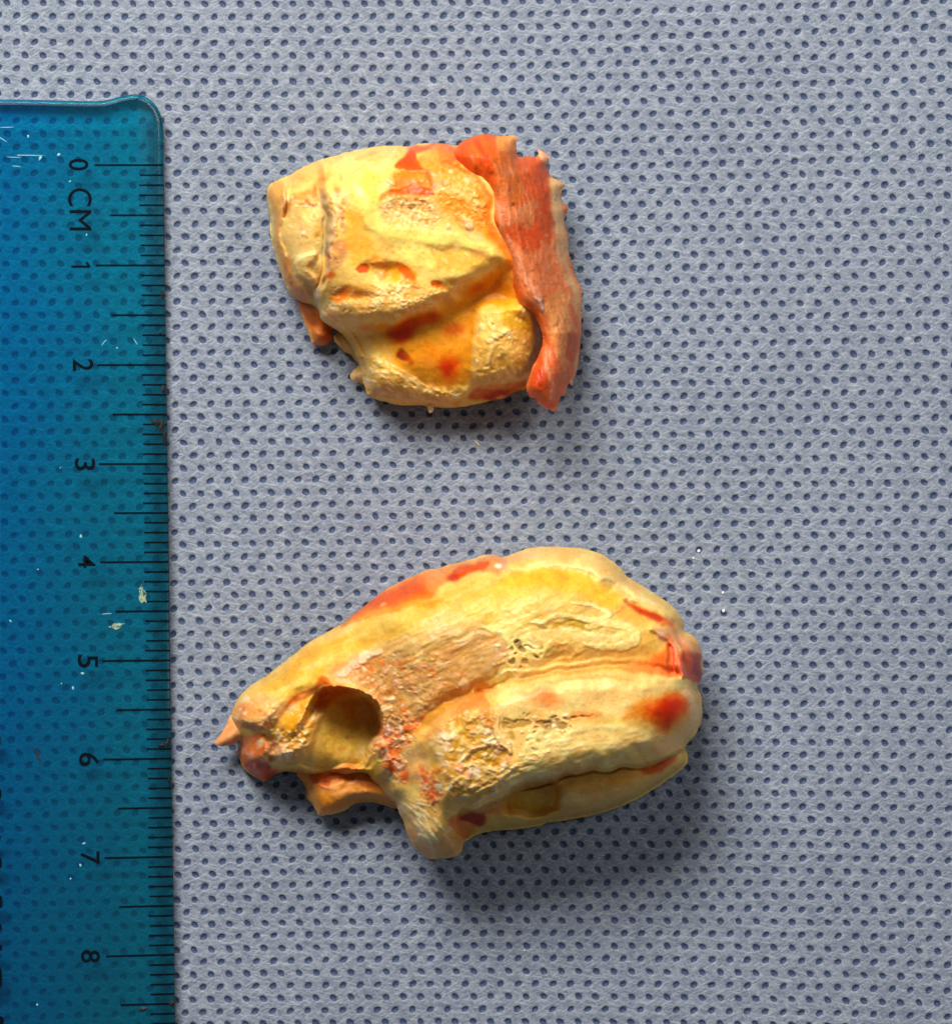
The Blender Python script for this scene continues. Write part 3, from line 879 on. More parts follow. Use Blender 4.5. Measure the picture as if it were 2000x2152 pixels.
    P([(950,690),(1080,690),(1200,720),(1260,740),(1160,800),(1020,800),(960,750)], (252,190,60), .85, soft=26, n=.2)
    L([(1150,700),(1260,720)], 30, (248,176,84), .7, 0, 20, n=.2)
    # lower plateau: orange spots, crumbs
    P([(420,890),(520,870),(640,880),(700,930),(620,970),(520,970),(430,980),(390,950)], (250,160,42), .85, soft=30, n=.2)
    B(450,940,36,34,-30,(243,112,16),.95,-5); B(575,935,46,26,-5,(243,108,18),.95,-5); B(470,905,30,16,0,(246,130,30),.8)
    P([(550,790),(590,765),(610,770),(605,800),(575,825),(545,815)], (224,72,14), .95, -7, soft=10)
    L([(620,750),(660,740),(690,790),(660,830),(640,790)], 16, (248,156,84), .9, 6, 9); 
    P([(690,770),(760,750),(850,800),(850,880),(760,870),(690,830)], (232,168,10), .9, -6, soft=34)
    P([(755,745),(800,770),(850,830),(845,855),(800,840),(770,790)], (243,108,14), .9, -2, soft=12)
    L([(820,905),(850,895),(880,880)], 13, (230,88,20), .95, -4, 7); B(960,855,30,17,0,(246,104,10),.97,-5,3); B(990,870,30,16,0,(246,128,16),.9,-3)
    B(1040,870,44,22,0,(222,162,16),.9,-5); L([(1060,900),(1100,860),(1180,830)], 8, (252,200,120), .9, 6, 7)
    m = t.mpoly([(620,870),(760,860),(900,880),(1080,880),(1060,930),(900,1000),(740,1040),(560,1040),(420,1030),(360,980),(500,970)], 40)
    t._apply(m, (250,208,98), .55, 0, 0, 1); t.crust(m, 7, 8, (255,236,150), (228,160,50), .7)
    L([(880,1010),(960,970),(1060,915),(1110,880)], 8, (252,202,120), .9, 5, 8)
    L([(820,960),(830,1010)], 7, (232,150,60), .7, -4, 6); L([(770,960),(830,1000),(860,1015)], 9, (255,226,160), .9, 4, 6)
    L([(338,1000),(370,1050),(430,1085),(470,1100)], 16, (250,224,140), .8, 4, 14)
    B(400,1020,36,24,20,(246,170,82),.7); L([(700,900),(740,870),(700,820)], 14, (250,190,80), .6, 4, 12)
    # recess under the ridge: amber with red stains
    P([(560,1090),(760,1075),(900,1025),(1040,960),(1180,880),(1300,830),(1380,940),(1330,990),(1190,1010),(1170,1150),(1150,1380),(1000,1420),(820,1380),(700,1250),(600,1160)], (232,158,20), .95, soft=50)
    P([(480,1120),(620,1110),(720,1200),(740,1280),(620,1250),(530,1200)], (244,196,78), .8, soft=40, n=.2)
    P([(700,1120),(760,1070),(860,1040),(960,1005),(960,1050),(880,1100),(820,1170),(740,1180)], (206,40,8), .85, -4, soft=54)
    B(800,1125,70,42,-20,(186,22,4),.85); B(900,1060,90,30,-20,(206,76,12),.6); B(1060,1110,56,34,0,(210,84,14),.75); B(1190,890,60,24,-20,(204,90,14),.7)
    B(785,1240,36,26,25,(140,2,4),.95,-5,1.6); B(815,1265,26,14,40,(180,30,8),.8)
    B(1035,1310,54,66,10,(232,66,8),.9); B(1035,1325,32,44,5,(206,28,2),.85); B(900,1230,80,60,0,(246,160,26),.7)
    B(980,1240,60,40,0,(236,130,16),.5); B(930,1300,60,34,30,(248,160,50),.6)
    # lump at lower right
    P([(1190,1010),(1290,990),(1300,1100),(1260,1250),(1290,1380),(1180,1400),(1150,1330),(1165,1200)], (248,204,88), .9, soft=20, n=.1)
    P([(1320,1000),(1420,1000),(1500,1060),(1520,1150),(1440,1140),(1360,1130),(1330,1090)], (242,180,22), .9, soft=26)
    P([(1290,1140),(1400,1110),(1510,1140),(1510,1230),(1470,1290),(1450,1350),(1380,1400),(1290,1390),(1290,1280)], (248,196,84), .85, 3, soft=26, n=.1)
    L([(1255,1050),(1280,1160),(1250,1300)], 14, (255,222,120), .7, 5, 12)
    L([(1320,1290),(1370,1370),(1440,1370)], 12, (255,226,150), .8, 6, 8); L([(1330,1390),(1400,1400),(1450,1360),(1460,1320)], 10, (255,222,140), .85, 6, 7)
    B(1330,1300,18,40,0,(212,168,40),.8,-8); B(1420,1320,36,28,0,(226,170,40),.7,-7); L([(1380,1290),(1390,1370)], 14, (252,214,100), .8, 6, 8)
    m = t.mpoly([(1170,1230),(1300,1120),(1510,1140),(1470,1330),(1380,1410),(1180,1400)], 40); t.crust(m, 12, 13, (255,228,140), (222,150,40), .6)
    L([(1500,1040),(1530,1100),(1540,1180),(1510,1260),(1480,1330)], 14, (236,120,20), .85, -6, 12)
    # lower edge
    m = t.mpoly([(550,1270),(660,1260),(780,1320),(880,1400),(1010,1430),(1140,1430),(1100,1525),(880,1520),(680,1490),(590,1440)], 50)
    t._apply(m, (243,196,80), .9, 0, 0, 1); t.crust(m, 11, 14, (254,226,130), (206,160,44), .7)
    m = t.mpoly([(600,1250),(800,1330),(1000,1440),(900,1500),(650,1450)], 60); t.streak(m, 8, 38, 30, 7, (255,230,150), (214,168,60), .5)
    L([(560,1290),(570,1350),(600,1440)], 12, (252,214,140), .7, 5, 12)
    L([(640,1420),(720,1480),(860,1505),(1000,1520),(1120,1515)], 14, (250,204,120), .8, 3, 10)
    P([(1160,1440),(1240,1410),(1340,1410),(1450,1395),(1440,1440),(1360,1475),(1240,1490),(1140,1500)], (218,84,20), .9, soft=26, n=.1)
    L([(1230,1480),(1300,1455),(1350,1430)], 26, (186,30,10), .8, 0, 16); L([(1290,1475),(1350,1462)], 6, (250,190,150), .8, 4, 5)
    L([(1150,1400),(1240,1420),(1360,1415),(1440,1385)], 10, (250,170,70), .7, 3, 10)
    CR = ((255,232,150), 1); OR = ((243,122,40), -.4); AM = ((222,160,40), -1); SA = ((250,190,120), .7)
    t.scatter([(650,430),(760,390),(920,390),(1010,520),(880,560),(720,560)], 90, 4, 13, [CR, SA, AM, OR], 7, 20, 70)
    t.scatter([(950,260),(1090,240),(1230,390),(1220,560),(1060,540),(980,400)], 50, 5, 16, [CR, SA, OR, ((250,150,50), 0)], 7, 50, 60)
    t.scatter([(400,880),(620,860),(1080,860),(1050,950),(860,1020),(560,1040),(380,1000)], 120, 4, 12, [CR, CR, SA, AM, OR], 7, -15, 50)
    t.scatter([(130,380),(330,360),(330,880),(200,860),(110,620)], 70, 4, 14, [CR, SA, ((236,170,80), -.6), AM], 6, 80, 60)
    t.scatter([(330,340),(480,360),(470,760),(390,800),(380,500)], 70, 4, 12, [((214,186,140), .7), SA, ((190,140,90), -1), OR], 7, 80, 50)
    t.scatter([(1180,1020),(1500,1020),(1520,1200),(1440,1390),(1180,1390)], 110, 5, 18, [CR, ((248,206,96), .6), AM, ((238,184,70), -.6)], 9, 75, 40, 3)
    t.scatter([(560,1290),(700,1300),(860,1420),(1120,1450),(1080,1520),(640,1480)], 110, 5, 18, [CR, ((246,206,100), .6), AM, ((206,170,70), -.8)], 9, 30, 40, 3)
    t.scatter([(500,220),(740,140),(760,230),(600,300),(480,320)], 24, 5, 16, [((255,222,120), .2), ((246,190,84), -.2)], 4, -15, 30, 3)
    t.scatter([(700,620),(1200,640),(1280,740),(1000,820),(760,760)], 40, 4, 16, [((255,228,120), .3), ((246,190,70), -.3)], 5, 10, 40, 3)
    t.fine(0.9, .09); t.smooth(1)
    t.build('body', tis, root)
    # little drip at the bottom edge
    t = Tissue(V, [(918,1518),(945,1516),(952,1535),(946,1552),(934,1560),(924,1552),(922,1538)], 1.5, 60, 68, 8, (250,224,150), seed=5, rag=.4)
    t.fine(.4, .05); t.build('drip', tis, root, bottom=48)

    # --- torn membrane draped over the right side
    out = [(1082,118),(1100,98),(1125,85),(1150,70),(1200,55),(1250,58),(1310,62),(1350,62),(1392,58),(1400,75),(1408,85),(1395,100),(1398,135),(1400,165),(1425,180),(1470,172),(1500,180),
           (1518,160),(1508,130),(1530,140),(1552,150),(1580,175),(1575,210),(1560,225),(1572,250),(1580,280),(1610,295),(1655,325),(1662,335),(1645,350),(1640,390),(1645,420),(1658,440),(1672,445),
           (1668,480),(1655,520),(1672,570),(1680,620),(1678,680),(1692,740),(1712,800),(1735,860),(1750,900),(1752,960),(1750,1060),(1750,1130),(1742,1200),(1735,1280),(1722,1340),(1705,1385),(1700,1410),
           (1690,1405),(1680,1400),(1668,1440),(1668,1465),(1635,1470),(1632,1500),(1620,1535),(1605,1555),(1585,1550),(1560,1535),(1530,1515),(1505,1508),(1498,1480),(1475,1478),(1465,1455),(1450,1425),
           (1462,1380),(1490,1300),(1520,1235),(1540,1170),(1532,1110),(1512,1060),(1480,1020),(1430,992),(1405,950),(1385,880),(1372,820),(1350,740),(1330,680),(1290,620),(1255,570),(1240,520),(1248,470),
           (1245,400),(1225,345),(1190,310),(1150,290),(1110,250),(1085,200),(1062,160)]
    t = Tissue(V, out, 1.7, 120, 190, 60, (232,118,62), seed=23, rag=1.6, sm=2)
    P, L, B = t.P, t.L, t.B
    # the sheet lies high against the body and falls away to the right
    fall = (t.X - (1004 + (t.Y - 300) * 0.17)) / 190.0
    t.Z = t.Z + 112 * (1 - sstep(fall)) - 44 * sstep(fall) - np.clip((t.Y - 700) / 180, 0, 1) * 52 - np.clip((330 - t.Y) / 60, 0, 1) * 30
    m = t.mpoly([(1100,100),(1400,60),(1560,250),(1640,600),(1740,1000),(1600,1500),(1480,1450),(1550,1150),(1380,850),(1250,500)], 30)
    t.streak(m, 7, 76, 60, 9, (246,160,100), (190,70,24), .6)
    t.streak(m, 4, 76, 20, 4, (250,170,110), (180,60,20), .35, seed=7)
    P([(1070,120),(1150,70),(1260,55),(1300,120),(1280,220),(1300,330),(1260,380),(1180,300),(1100,240)], (250,84,18), .9, soft=26)
    P([(1150,80),(1230,70),(1240,160),(1180,180)], (255,110,24), .7, soft=30); L([(1180,80),(1235,180),(1260,260)], 22, (244,52,10), .85, 3, 18)
    L([(1065,160),(1110,220),(1130,260)], 22, (240,52,20), .8, -4, 14)
    P([(1300,62),(1395,60),(1408,90),(1395,160),(1330,160)], (248,156,62), .85, soft=26, n=.1); B(1385,80,26,20,0,(252,196,116),.9)
    P([(1270,170),(1400,160),(1420,260),(1440,420),(1330,430),(1280,330)], (220,104,34), .85, soft=40, n=.1)
    P([(1400,180),(1560,200),(1600,400),(1580,600),(1480,640),(1430,500),(1440,330)], (214,74,34), .85, soft=50)
    P([(1330,560),(1480,520),(1540,560),(1530,660),(1470,700),(1380,660)], (226,66,22), .9, soft=40, n=.1)
    P([(1420,440),(1480,420),(1500,520),(1450,550)], (222,140,84), .8, soft=34); B(1500,430,26,20,60,(224,144,92),.7)
    B(1520,290,40,70,0,(206,64,34),.7); L([(1550,330),(1575,480),(1560,620)], 26, (196,64,22), .7, 0, 26)
    P([(1590,280),(1660,330),(1640,400),(1668,460),(1655,560),(1640,580),(1600,480)], (244,196,104), .9, soft=18)
    P([(1600,560),(1670,560),(1690,760),(1740,900),(1700,900),(1640,760)], (238,184,98), .85, soft=30)
    P([(1510,135),(1575,170),(1565,215),(1530,190)], (246,186,122), .95, soft=10)
    P([(1370,640),(1420,660),(1480,780),(1540,900),(1530,1000),(1450,960),(1400,860)], (248,132,72), .85, soft=30, n=.1)
    L([(1350,600),(1400,720),(1440,820),(1520,930),(1530,1000)], 22, (250,160,108), .8, 7, 14, n=.2)
    L([(1500,930),(1530,960),(1535,1010)], 11, (252,206,140), .95, 6, 6)
    P([(1480,700),(1640,700),(1660,900),(1560,960),(1500,860)], (224,112,62), .8, soft=50, n=.1)
    P([(1560,940),(1680,900),(1720,1100),(1690,1300),(1600,1250),(1560,1080)], (222,142,68), .85, soft=40, n=.1)
    P([(1700,900),(1750,930),(1750,1050),(1720,1100)], (238,176,92), .8, soft=24)
    L([(1690,970),(1715,1050),(1720,1100)], 20, (206,84,50), .75, 0, 16); P([(1665,1150),(1720,1140),(1715,1280),(1670,1270)], (196,72,34), .85, soft=26)
    L([(1735,1240),(1720,1330),(1700,1400)], 10, (240,190,110), .8, 0, 8)
    L([(1700,1370),(1698,1410)], 5, (255,240,180), .9, 2, 4)
    P([(1530,1180),(1570,1150),(1620,1250),(1660,1400),(1620,1520),(1580,1540),(1490,1470),(1460,1400),(1500,1280)], (228,94,50), .9, soft=26)
    P([(1500,1300),(1540,1250),(1560,1400),(1540,1450),(1480,1420),(1480,1360)], (206,58,20), .85, soft=22, n=.1)
    L([(1550,1200),(1560,1300),(1590,1400),(1580,1500)], 14, (240,150,100), .6, 5, 12); L([(1520,1330),(1530,1420)], 14, (190,34,8), .8, -5, 12)
    B(1590,1510,24,22,0,(226,72,16),.85); L([(1520,1500),(1580,1545),(1620,1530)], 10, (248,160,104), .8, 2, 8)
    L([(1620,1120),(1640,1250),(1640,1400)], 18, (216,120,70), .5, 5, 16)
    # inner lip and the dark blood lines
    L([(1245,380),(1245,460),(1255,560),(1300,640),(1345,700),(1370,800),(1395,900),(1420,970),(1490,1010),(1530,1080),(1545,1160)], 13, (250,104,40), .9, 5, 8)
    P([(1240,495),(1262,480),(1285,530),(1310,600),(1300,620),(1262,575)], (222,18,4), .95, -3, soft=12); B(1272,560,14,26,-25,(190,0,0),.8)
    B(1410,930,26,44,-20,(246,78,20),.85); B(1400,880,14,24,0,(240,60,14),.8)
    for x, y, r in ((1412,316,9),(1385,425,11),(1457,828,5),(1340,470,5),(1500,850,5),(1435,850,4),(1480,790,4),(1410,290,6)): B(x, y, r*.8, r, 0, (120,0,10), .95, -3, 2)
    r2 = np.random.default_rng(5)
    for k in range(70):
        x = r2.uniform(1280, 1700); y = r2.uniform(150, 1500); B(x, y, r2.uniform(3, 6), r2.uniform(4, 9), 0, (176,60,24) if k % 3 else (250,176,120), .6, -1.5 if k % 3 else 2, 1.5)
    r3 = [((176,70,40), -.3), ((244,170,120), .5), ((206,110,70), 0), ((228,60,24), 0)]
    t.scatter([(1280,160),(1560,200),(1640,500),(1720,900),(1700,1350),(1540,1400),(1540,1000),(1330,600)], 150, 5, 22, r3, 5, 78, 18, 5, .45)
    t.fine(1.0, .12); t.smooth(1)
    t.build('membrane', memb, root, thick=20, gexp=0.97, mul=(0.84, 0.80, 1.5))
    # dark blood line where the membrane parts from the body
    return root
small_piece()

def large_piece():
    root = empty('tissue_piece', 950, 1480)
    tag(root, 'larger elongated yellow tissue piece, hollow at its left end, red spot at its right end', 'tissue piece')
    V = (430, 1130, 1.7271)
    # --- flap under the hollow
    t = Tissue(V, [(330,850),(362,900),(372,945),(392,970),(400,990),(412,1005),(432,1010),(470,1003),(515,987),(545,965),(590,960),(640,968),(700,985),(740,960),(700,880),(600,820),(480,810),(380,820)],
               1.9, 34, 92, 44, (232,158,58), seed=31, rag=1.4)
    t.L([(380,870),(440,880),(500,860),(540,870)], 24, (196,74,30), .85, -8, 14, n=.1); t.L([(420,900),(470,905),(510,890)], 12, (236,128,84), .8, 6, 10)
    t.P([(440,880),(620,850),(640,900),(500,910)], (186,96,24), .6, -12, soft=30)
    t.P([(450,900),(520,880),(620,920),(700,960),(690,985),(560,955),(480,960)], (228,164,78), .8, 8, soft=22)
    t.P([(390,950),(440,930),(520,960),(500,990),(430,1005)], (232,150,36), .8, soft=18)
    t.L([(370,900),(395,975),(420,1003),(470,1003),(540,970)], 9, (250,190,104), .8, 3, 7)
    t.fine(1.2, .09); t.build('lower_flap', tis, root)
    # --- small pale prong at the far left
    t = Tissue(V, [(35,747),(46,728),(62,706),(80,676),(95,645),(140,640),(170,700),(150,740),(125,735),(104,752),(88,752),(60,758)], 1.6, 60, 84, 12, (236,176,104), seed=33, rag=.8)
    t.L([(40,745),(70,710),(100,680)], 14, (240,140,80), .6, 0, 12); t.fine(.8, .08); t.build('prong', tis, root, bottom=34)
    # --- body
    out = [(90,665),(95,640),(110,600),(135,565),(165,538),(195,520),(230,495),(290,450),(350,400),(400,365),(440,345),(500,310),(530,285),(570,255),(620,215),(670,180),(720,155),(770,135),(800,118),
           (850,110),(900,95),(960,80),(1010,64),(1050,60),(1078,70),(1100,66),(1130,53),(1170,40),(1220,33),(1290,34),(1360,38),(1420,52),(1470,78),(1510,110),(1535,142),(1570,165),(1620,195),(1680,235),
           (1720,275),(1738,308),(1740,338),(1765,352),(1790,378),(1804,420),(1809,470),(1802,512),(1788,540),(1800,570),(1806,620),(1801,670),(1786,705),(1765,735),(1746,760),(1753,795),(1749,822),(1720,850),(1680,880),
           (1620,920),(1560,955),(1500,980),(1420,1005),(1350,1020),(1290,1030),(1250,1035),(1200,1050),(1120,1060),(1050,1065),(1000,1076),(965,1092),(938,1112),(932,1138),(906,1160),(862,1163),(820,1168),
           (790,1150),(760,1122),(742,1090),(728,1055),(722,1030),(705,1000),(690,965),(655,935),(635,905),(600,880),(590,862),(545,862),(500,866),(450,862),(400,868),(340,855),(290,850),(262,858),(240,870),(215,885),(180,868),(150,850),(128,812),(120,775),(125,738),(100,715)]
    t = Tissue(V, out, 1.6, 105, 330, 150, (250,204,88), seed=41, rag=1.0)
    P, L, B = t.P, t.L, t.B
    # broad relief --------------------------------------------------------
    t.Z += (-(t.Y - 1450) * 0.06) * t.edge_lock
    P([(60,450),(420,300),(700,420),(760,800),(560,900),(60,900)], None, dz=-70, soft=260)     # the left end is lower
    # lower lobe lies below the roll
    P([(1775,745),(1735,775),(1660,812),(1560,832),(1440,842),(1330,858),(1240,880),(1150,920),(1060,962),(980,985),(930,1000),(940,1100),(1100,1110),(1500,1020),(1800,880)], None, dz=-112, soft=16)
    P([(1300,900),(1500,865),(1700,820),(1740,810),(1700,870),(1550,950),(1350,1010)], None, dz=26, soft=60)
    L([(1750,765),(1660,812),(1560,834),(1440,844),(1330,860),(1240,882),(1150,922)], 4, None, dz=-24, soft=12)
    # the roll
    P([(900,640),(1010,585),(1110,548),(1260,515),(1420,500),(1580,492),(1700,500),(1790,560),(1790,690),(1720,760),(1560,800),(1350,835),(1150,890),(1000,960),(900,960),(830,850),(840,720)], None, dz=48, soft=120)
    # crease between shell and roll
    L([(790,668),(850,625),(920,592),(1000,560),(1080,530)], 12, None, dz=-12, soft=50); L([(1000,560),(1080,530),(1200,508),(1350,492),(1500,478),(1640,478),(1710,490)], 8, None, dz=-20.5, soft=30)
    P([(780,660),(1000,548),(1100,500),(1300,480),(1500,465),(1680,470),(1690,430),(1500,420),(1250,440),(1100,470),(980,520),(850,600)], None, dz=-14, soft=90)
    # hollow: floor runs up gently to the left, walls are steep at the right end
    hol = [(425,558),(470,552),(520,556),(570,570),(610,595),(634,630),(640,668),(634,705),(612,735),(598,770),(590,800),(560,835),(480,858),(400,850),(330,835),(285,800),(300,740),(350,670),(390,600)]
    m = t.mpoly(hol, 26, .25)
    grad = np.clip((t.X - (430 + 270 / 1.7271)) / 170.0, 0.0, 1)
    gy = sstep(np.clip(1 - (t.Y - (1130 + 640 / 1.7271)) / 140.0, 0.0, 1)) * 0.9 + 0.1
    dep = 185 * sstep(grad) * gy
    t.Z = t.Z - dep * m
    t.Z = np.where(m > 0.3, np.maximum(t.Z, 34), t.Z)
    L([(425,556),(480,550),(550,558),(610,592),(640,640),(642,690)], 12, None, dz=6, soft=18, warp=.3)
    # thin rim + ledge left of the hollow
    P([(230,680),(300,600),(380,540),(430,545),(420,600),(350,660),(310,740),(250,770)], None, dz=-40, soft=70)
    P([(60,680),(200,700),(260,760),(240,880),(120,880)], None, dz=-34, soft=40)
    L([(330,800),(370,740),(400,670)], 18, None, dz=8, soft=26)
    L([(290,840),(400,862),(480,850),(590,850)], 16, None, dz=22, soft=20)
    L([(600,870),(640,830),(650,760)], 40, None, dz=24, soft=30)
    # small hollow in the lower lobe
    P([(1120,925),(1180,890),(1250,868),(1280,890),(1290,940),(1270,985),(1220,1005),(1150,1010),(1090,1000),(1080,960)], None, dz=-48, soft=30)
    # upper shell folds
    L([(1130,120),(1250,115),(1400,150),(1540,210),(1650,260),(1730,320)], 10, None, dz=-10, soft=24)
    L([(1400,120),(1560,200),(1700,280)], 30, None, dz=12, soft=40)
    L([(1540,235),(1600,265),(1660,295),(1700,320)], 10, None, dz=-12, soft=20)
    L([(1620,330),(1680,360),(1720,420),(1735,500)], 16, None, dz=10, soft=18)
    L([(1680,400),(1688,450),(1685,490)], 6, None, dz=-9, soft=12)
    L([(870,130),(920,150),(1000,110),(1080,115)], 12, None, dz=-8, soft=14)
    L([(560,280),(640,240),(760,160),(830,130)], 20, None, dz=-10, soft=30)
    # pigment: shell -------------------------------------------------------
    P([(160,560),(300,460),(480,340),(640,300),(860,270),(820,340),(620,400),(440,500),(260,610),(160,620)], (240,190,52), .9, soft=40)
    P([(480,330),(700,250),(900,200),(1100,150),(1100,240),(900,320),(640,380)], (236,196,76), .8, soft=60)
    m = t.mpoly([(200,520),(560,300),(900,180),(1100,120),(1500,150),(1700,330),(1300,460),(900,440),(500,480),(250,620)], 60)
    t.streak(m, 5, -28, 90, 12, (252,222,112), (226,172,40), .55)
    P([(1100,130),(1250,100),(1400,150),(1520,230),(1460,260),(1320,200),(1180,190),(1060,210)], (234,186,34), .85, soft=36)
    P([(1040,170),(1200,185),(1350,215),(1470,260),(1460,300),(1300,290),(1050,320),(960,330),(960,250)], (240,196,66), .8, soft=30)
    P([(1120,60),(1250,42),(1400,60),(1500,130),(1650,230),(1730,310),(1690,310),(1560,225),(1400,140),(1250,100)], (252,208,100), .9, 2, soft=26)
    L([(1140,110),(1280,92),(1420,130),(1560,200),(1640,240)], 9, (255,222,124), .8, 4, 9); L([(1100,76),(1200,66)], 14, (250,180,110), .5, 0, 12)
    P([(1480,240),(1600,290),(1680,360),(1690,440),(1560,470),(1440,430),(1560,400),(1590,330)], (244,190,72), .85, soft=40)
    # orange along the top left edge
    P([(540,275),(620,215),(700,165),(790,132),(830,170),(840,215),(760,240),(640,262),(560,300)], (240,116,18), .92, 0, soft=36)
    P([(600,235),(680,180),(760,160),(800,200),(700,225),(620,250)], (222,70,12), .7, soft=30)
    L([(500,312),(560,262),(620,218)], 14, (216,92,34), .7, 0, 12)
    P([(560,290),(700,245),(860,225),(840,250),(700,262),(590,300)], (240,150,14), .85, soft=20)
    P([(790,125),(860,108),(960,80),(1060,60),(1095,90),(1060,130),(960,130),(880,170),(820,190)], (236,150,72), .85, 3, soft=16)
    P([(880,150),(920,105),(1000,88),(1030,100),(1000,125),(930,140),(890,162)], (222,80,22), .9, -5, soft=13); B(905,145,30,15,-22,(186,28,6),.85,-3)
    B(1065,105,15,7,-10,(255,240,180),.9,5,2); B(650,240,12,5,-30,(255,180,100),.8,3,2); L([(1020,72),(1080,72),(1095,110)], 14, (232,170,110), .7, 2, 10)
    # tan fibrous area and crumbs in the middle
    m = t.mpoly([(470,460),(640,400),(860,330),(1040,320),(1110,400),(1100,460),(1000,540),(880,590),(790,650),(730,700),(660,700),(650,620),(600,560),(480,520)], 50)
    t._apply(m, (222,170,80), .8, 0, 0, 1); t.streak(m, 3.5, -24, 30, 7, (248,208,116), (206,150,50), .6, seed=3)
    m = t.mpoly([(480,480),(620,430),(760,450),(860,500),(880,580),(790,640),(740,760),(660,820),(650,700),(640,600),(560,540)], 60)
    t.crust(m, 5, 9, (252,208,128), (222,120,50), .4)
    P([(420,520),(480,480),(560,430),(640,420),(620,480),(540,510),(470,545)], (246,158,74), .7, soft=30, n=.3)
    L([(480,510),(520,480),(560,440),(610,420)], 22, (250,196,130), .8, 7, 12, n=.2)
    P([(545,450),(570,410),(600,420),(628,408),(632,425),(600,440),(570,460)], (255,226,150), .95, 9, soft=10); P([(550,480),(600,455),(610,475),(560,500)], (232,122,46), .85, -4, soft=12)
    B(660,575,34,24,-30,(230,98,44),.85,3,n=.3); B(710,540,40,16,0,(238,150,90),.6,n=.3)
    P([(920,520),(945,512),(960,530),(950,550),(925,545)], (255,232,140), .97, 9, soft=10); B(905,545,14,14,0,(236,130,30),.8)
    B(1040,362,14,14,20,(240,132,30),.9); L([(1020,345),(960,360),(900,380)], 8, (250,220,120), .7, 4, 7)
    B(800,380,130,24,-16,(246,206,104),.5,4); B(960,430,70,40,-10,(222,170,70),.7,n=.2)
    L([(870,600),(1000,540),(1080,470)], 26, (212,154,48), .7, -3, 22)
    # white mineral sheet with pits
    P([(1010,320),(1110,310),(1200,350),(1260,380),(1240,430),(1160,500),(1060,525),(1030,522),(1070,480),(1105,430),(1100,390),(1060,350)], (255,228,112), .97, 4, soft=12)
    P([(1060,520),(1130,460),(1200,430),(1200,480),(1150,505),(1080,525)], (255,232,124), .95, 2, soft=12)
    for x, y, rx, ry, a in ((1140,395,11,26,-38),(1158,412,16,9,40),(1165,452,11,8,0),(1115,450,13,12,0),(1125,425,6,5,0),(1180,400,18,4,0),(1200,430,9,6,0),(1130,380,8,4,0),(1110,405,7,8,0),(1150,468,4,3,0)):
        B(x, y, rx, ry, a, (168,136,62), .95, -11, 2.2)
    P([(1225,430),(1240,405),(1290,395),(1340,405),(1330,425),(1280,440),(1240,455)], (180,138,46), .85, -12, soft=14, n=.2); L([(1250,385),(1300,400),(1360,420)], 9, (240,160,84), .6, 3, 9)
    # bright looped ridges
    P([(1060,260),(1250,230),(1400,240),(1560,310),(1560,400),(1440,430),(1300,400),(1100,330)], (244,204,92), .7, soft=40)
    L([(1180,305),(1240,298),(1290,282),(1340,296),(1420,298),(1466,290),(1460,272),(1420,252),(1340,238)], 12, (255,232,128), .95, 7, 7)
    P([(1270,305),(1340,305),(1400,312),(1400,330),(1330,330),(1250,315)], (206,164,26), .9, -6, soft=12)
    P([(1290,250),(1360,255),(1420,280),(1380,290),(1300,280)], (240,200,86), .8, soft=16)
    L([(1200,318),(1300,330),(1400,336)], 7, (214,170,70), .7, -4, 6)
    L([(1390,322),(1470,316),(1535,322),(1566,345),(1560,380),(1515,402),(1450,402),(1380,385)], 24, (255,226,116), .95, 7, 10)
    P([(1120,340),(1260,335),(1400,345),(1500,350),(1500,385),(1400,385),(1280,370),(1180,370)], (252,212,106), .85, soft=20); L([(1440,350),(1500,352)], 10, (236,196,90), .8, -3, 8)
    # right end of the shell: reds
    P([(1520,225),(1600,255),(1660,290),(1710,320),(1690,335),(1620,300),(1550,262)], (228,92,38), .85, 0, soft=18); L([(1560,252),(1610,278),(1660,303)], 10, (196,36,14), .85, -4, 9)
    P([(1620,330),(1700,340),(1770,370),(1800,420),(1790,440),(1720,420),(1660,380)], (244,176,100), .9, 3, soft=18)
    L([(1700,340),(1740,400),(1770,440)], 12, (236,150,84), .7, -6, 10); L([(1640,345),(1690,390),(1705,440)], 16, (252,196,140), .85, 6, 10)
    P([(1560,460),(1620,440),(1670,410),(1690,400),(1695,470),(1660,485),(1590,482)], (242,112,18), .92, 0, soft=24); B(1650,465,40,16,-10,(232,70,10),.7)
    P([(1685,440),(1720,425),(1770,435),(1806,455),(1805,500),(1785,535),(1740,500),(1690,490)], (212,54,34), .95, 2, soft=16)
    P([(1730,420),(1800,430),(1808,480),(1796,530),(1770,480)], (170,12,18), .8, soft=20); L([(1700,430),(1720,470),(1760,510)], 16, (232,104,84), .8, 5, 10)
    B(1655,455,80,34,-8,(240,112,26),.75); B(1700,470,34,36,0,(224,70,40),.6); L([(1680,370),(1690,430),(1684,490)], 30, (238,116,62), .8, 0, 16); L([(1692,412),(1696,440),(1690,470)], 3, (170,24,8), .5, 0, 6); L([(1700,400),(1716,450),(1750,500)], 14, (246,150,110), .6, 3, 12); L([(1730,380),(1760,430),(1770,500)], 12, (236,120,84), .5, 3, 12); L([(1500,478),(1600,476),(1700,490)], 14, (244,142,70), .8, 2, 12)
    # crease colours
    L([(640,800),(700,740),(790,672),(850,628),(920,592),(1000,558)], 20, (216,148,34), .85, -6, 18); L([(930,588),(1000,556),(1060,538)], 7, (216,110,34), .55, 0, 9)
    L([(1080,530),(1200,505),(1350,490),(1500,474)], 12, (206,156,56), .8, 0, 12); L([(1150,470),(1300,450),(1500,440),(1600,440)], 34, (238,184,76), .7, 0, 26)
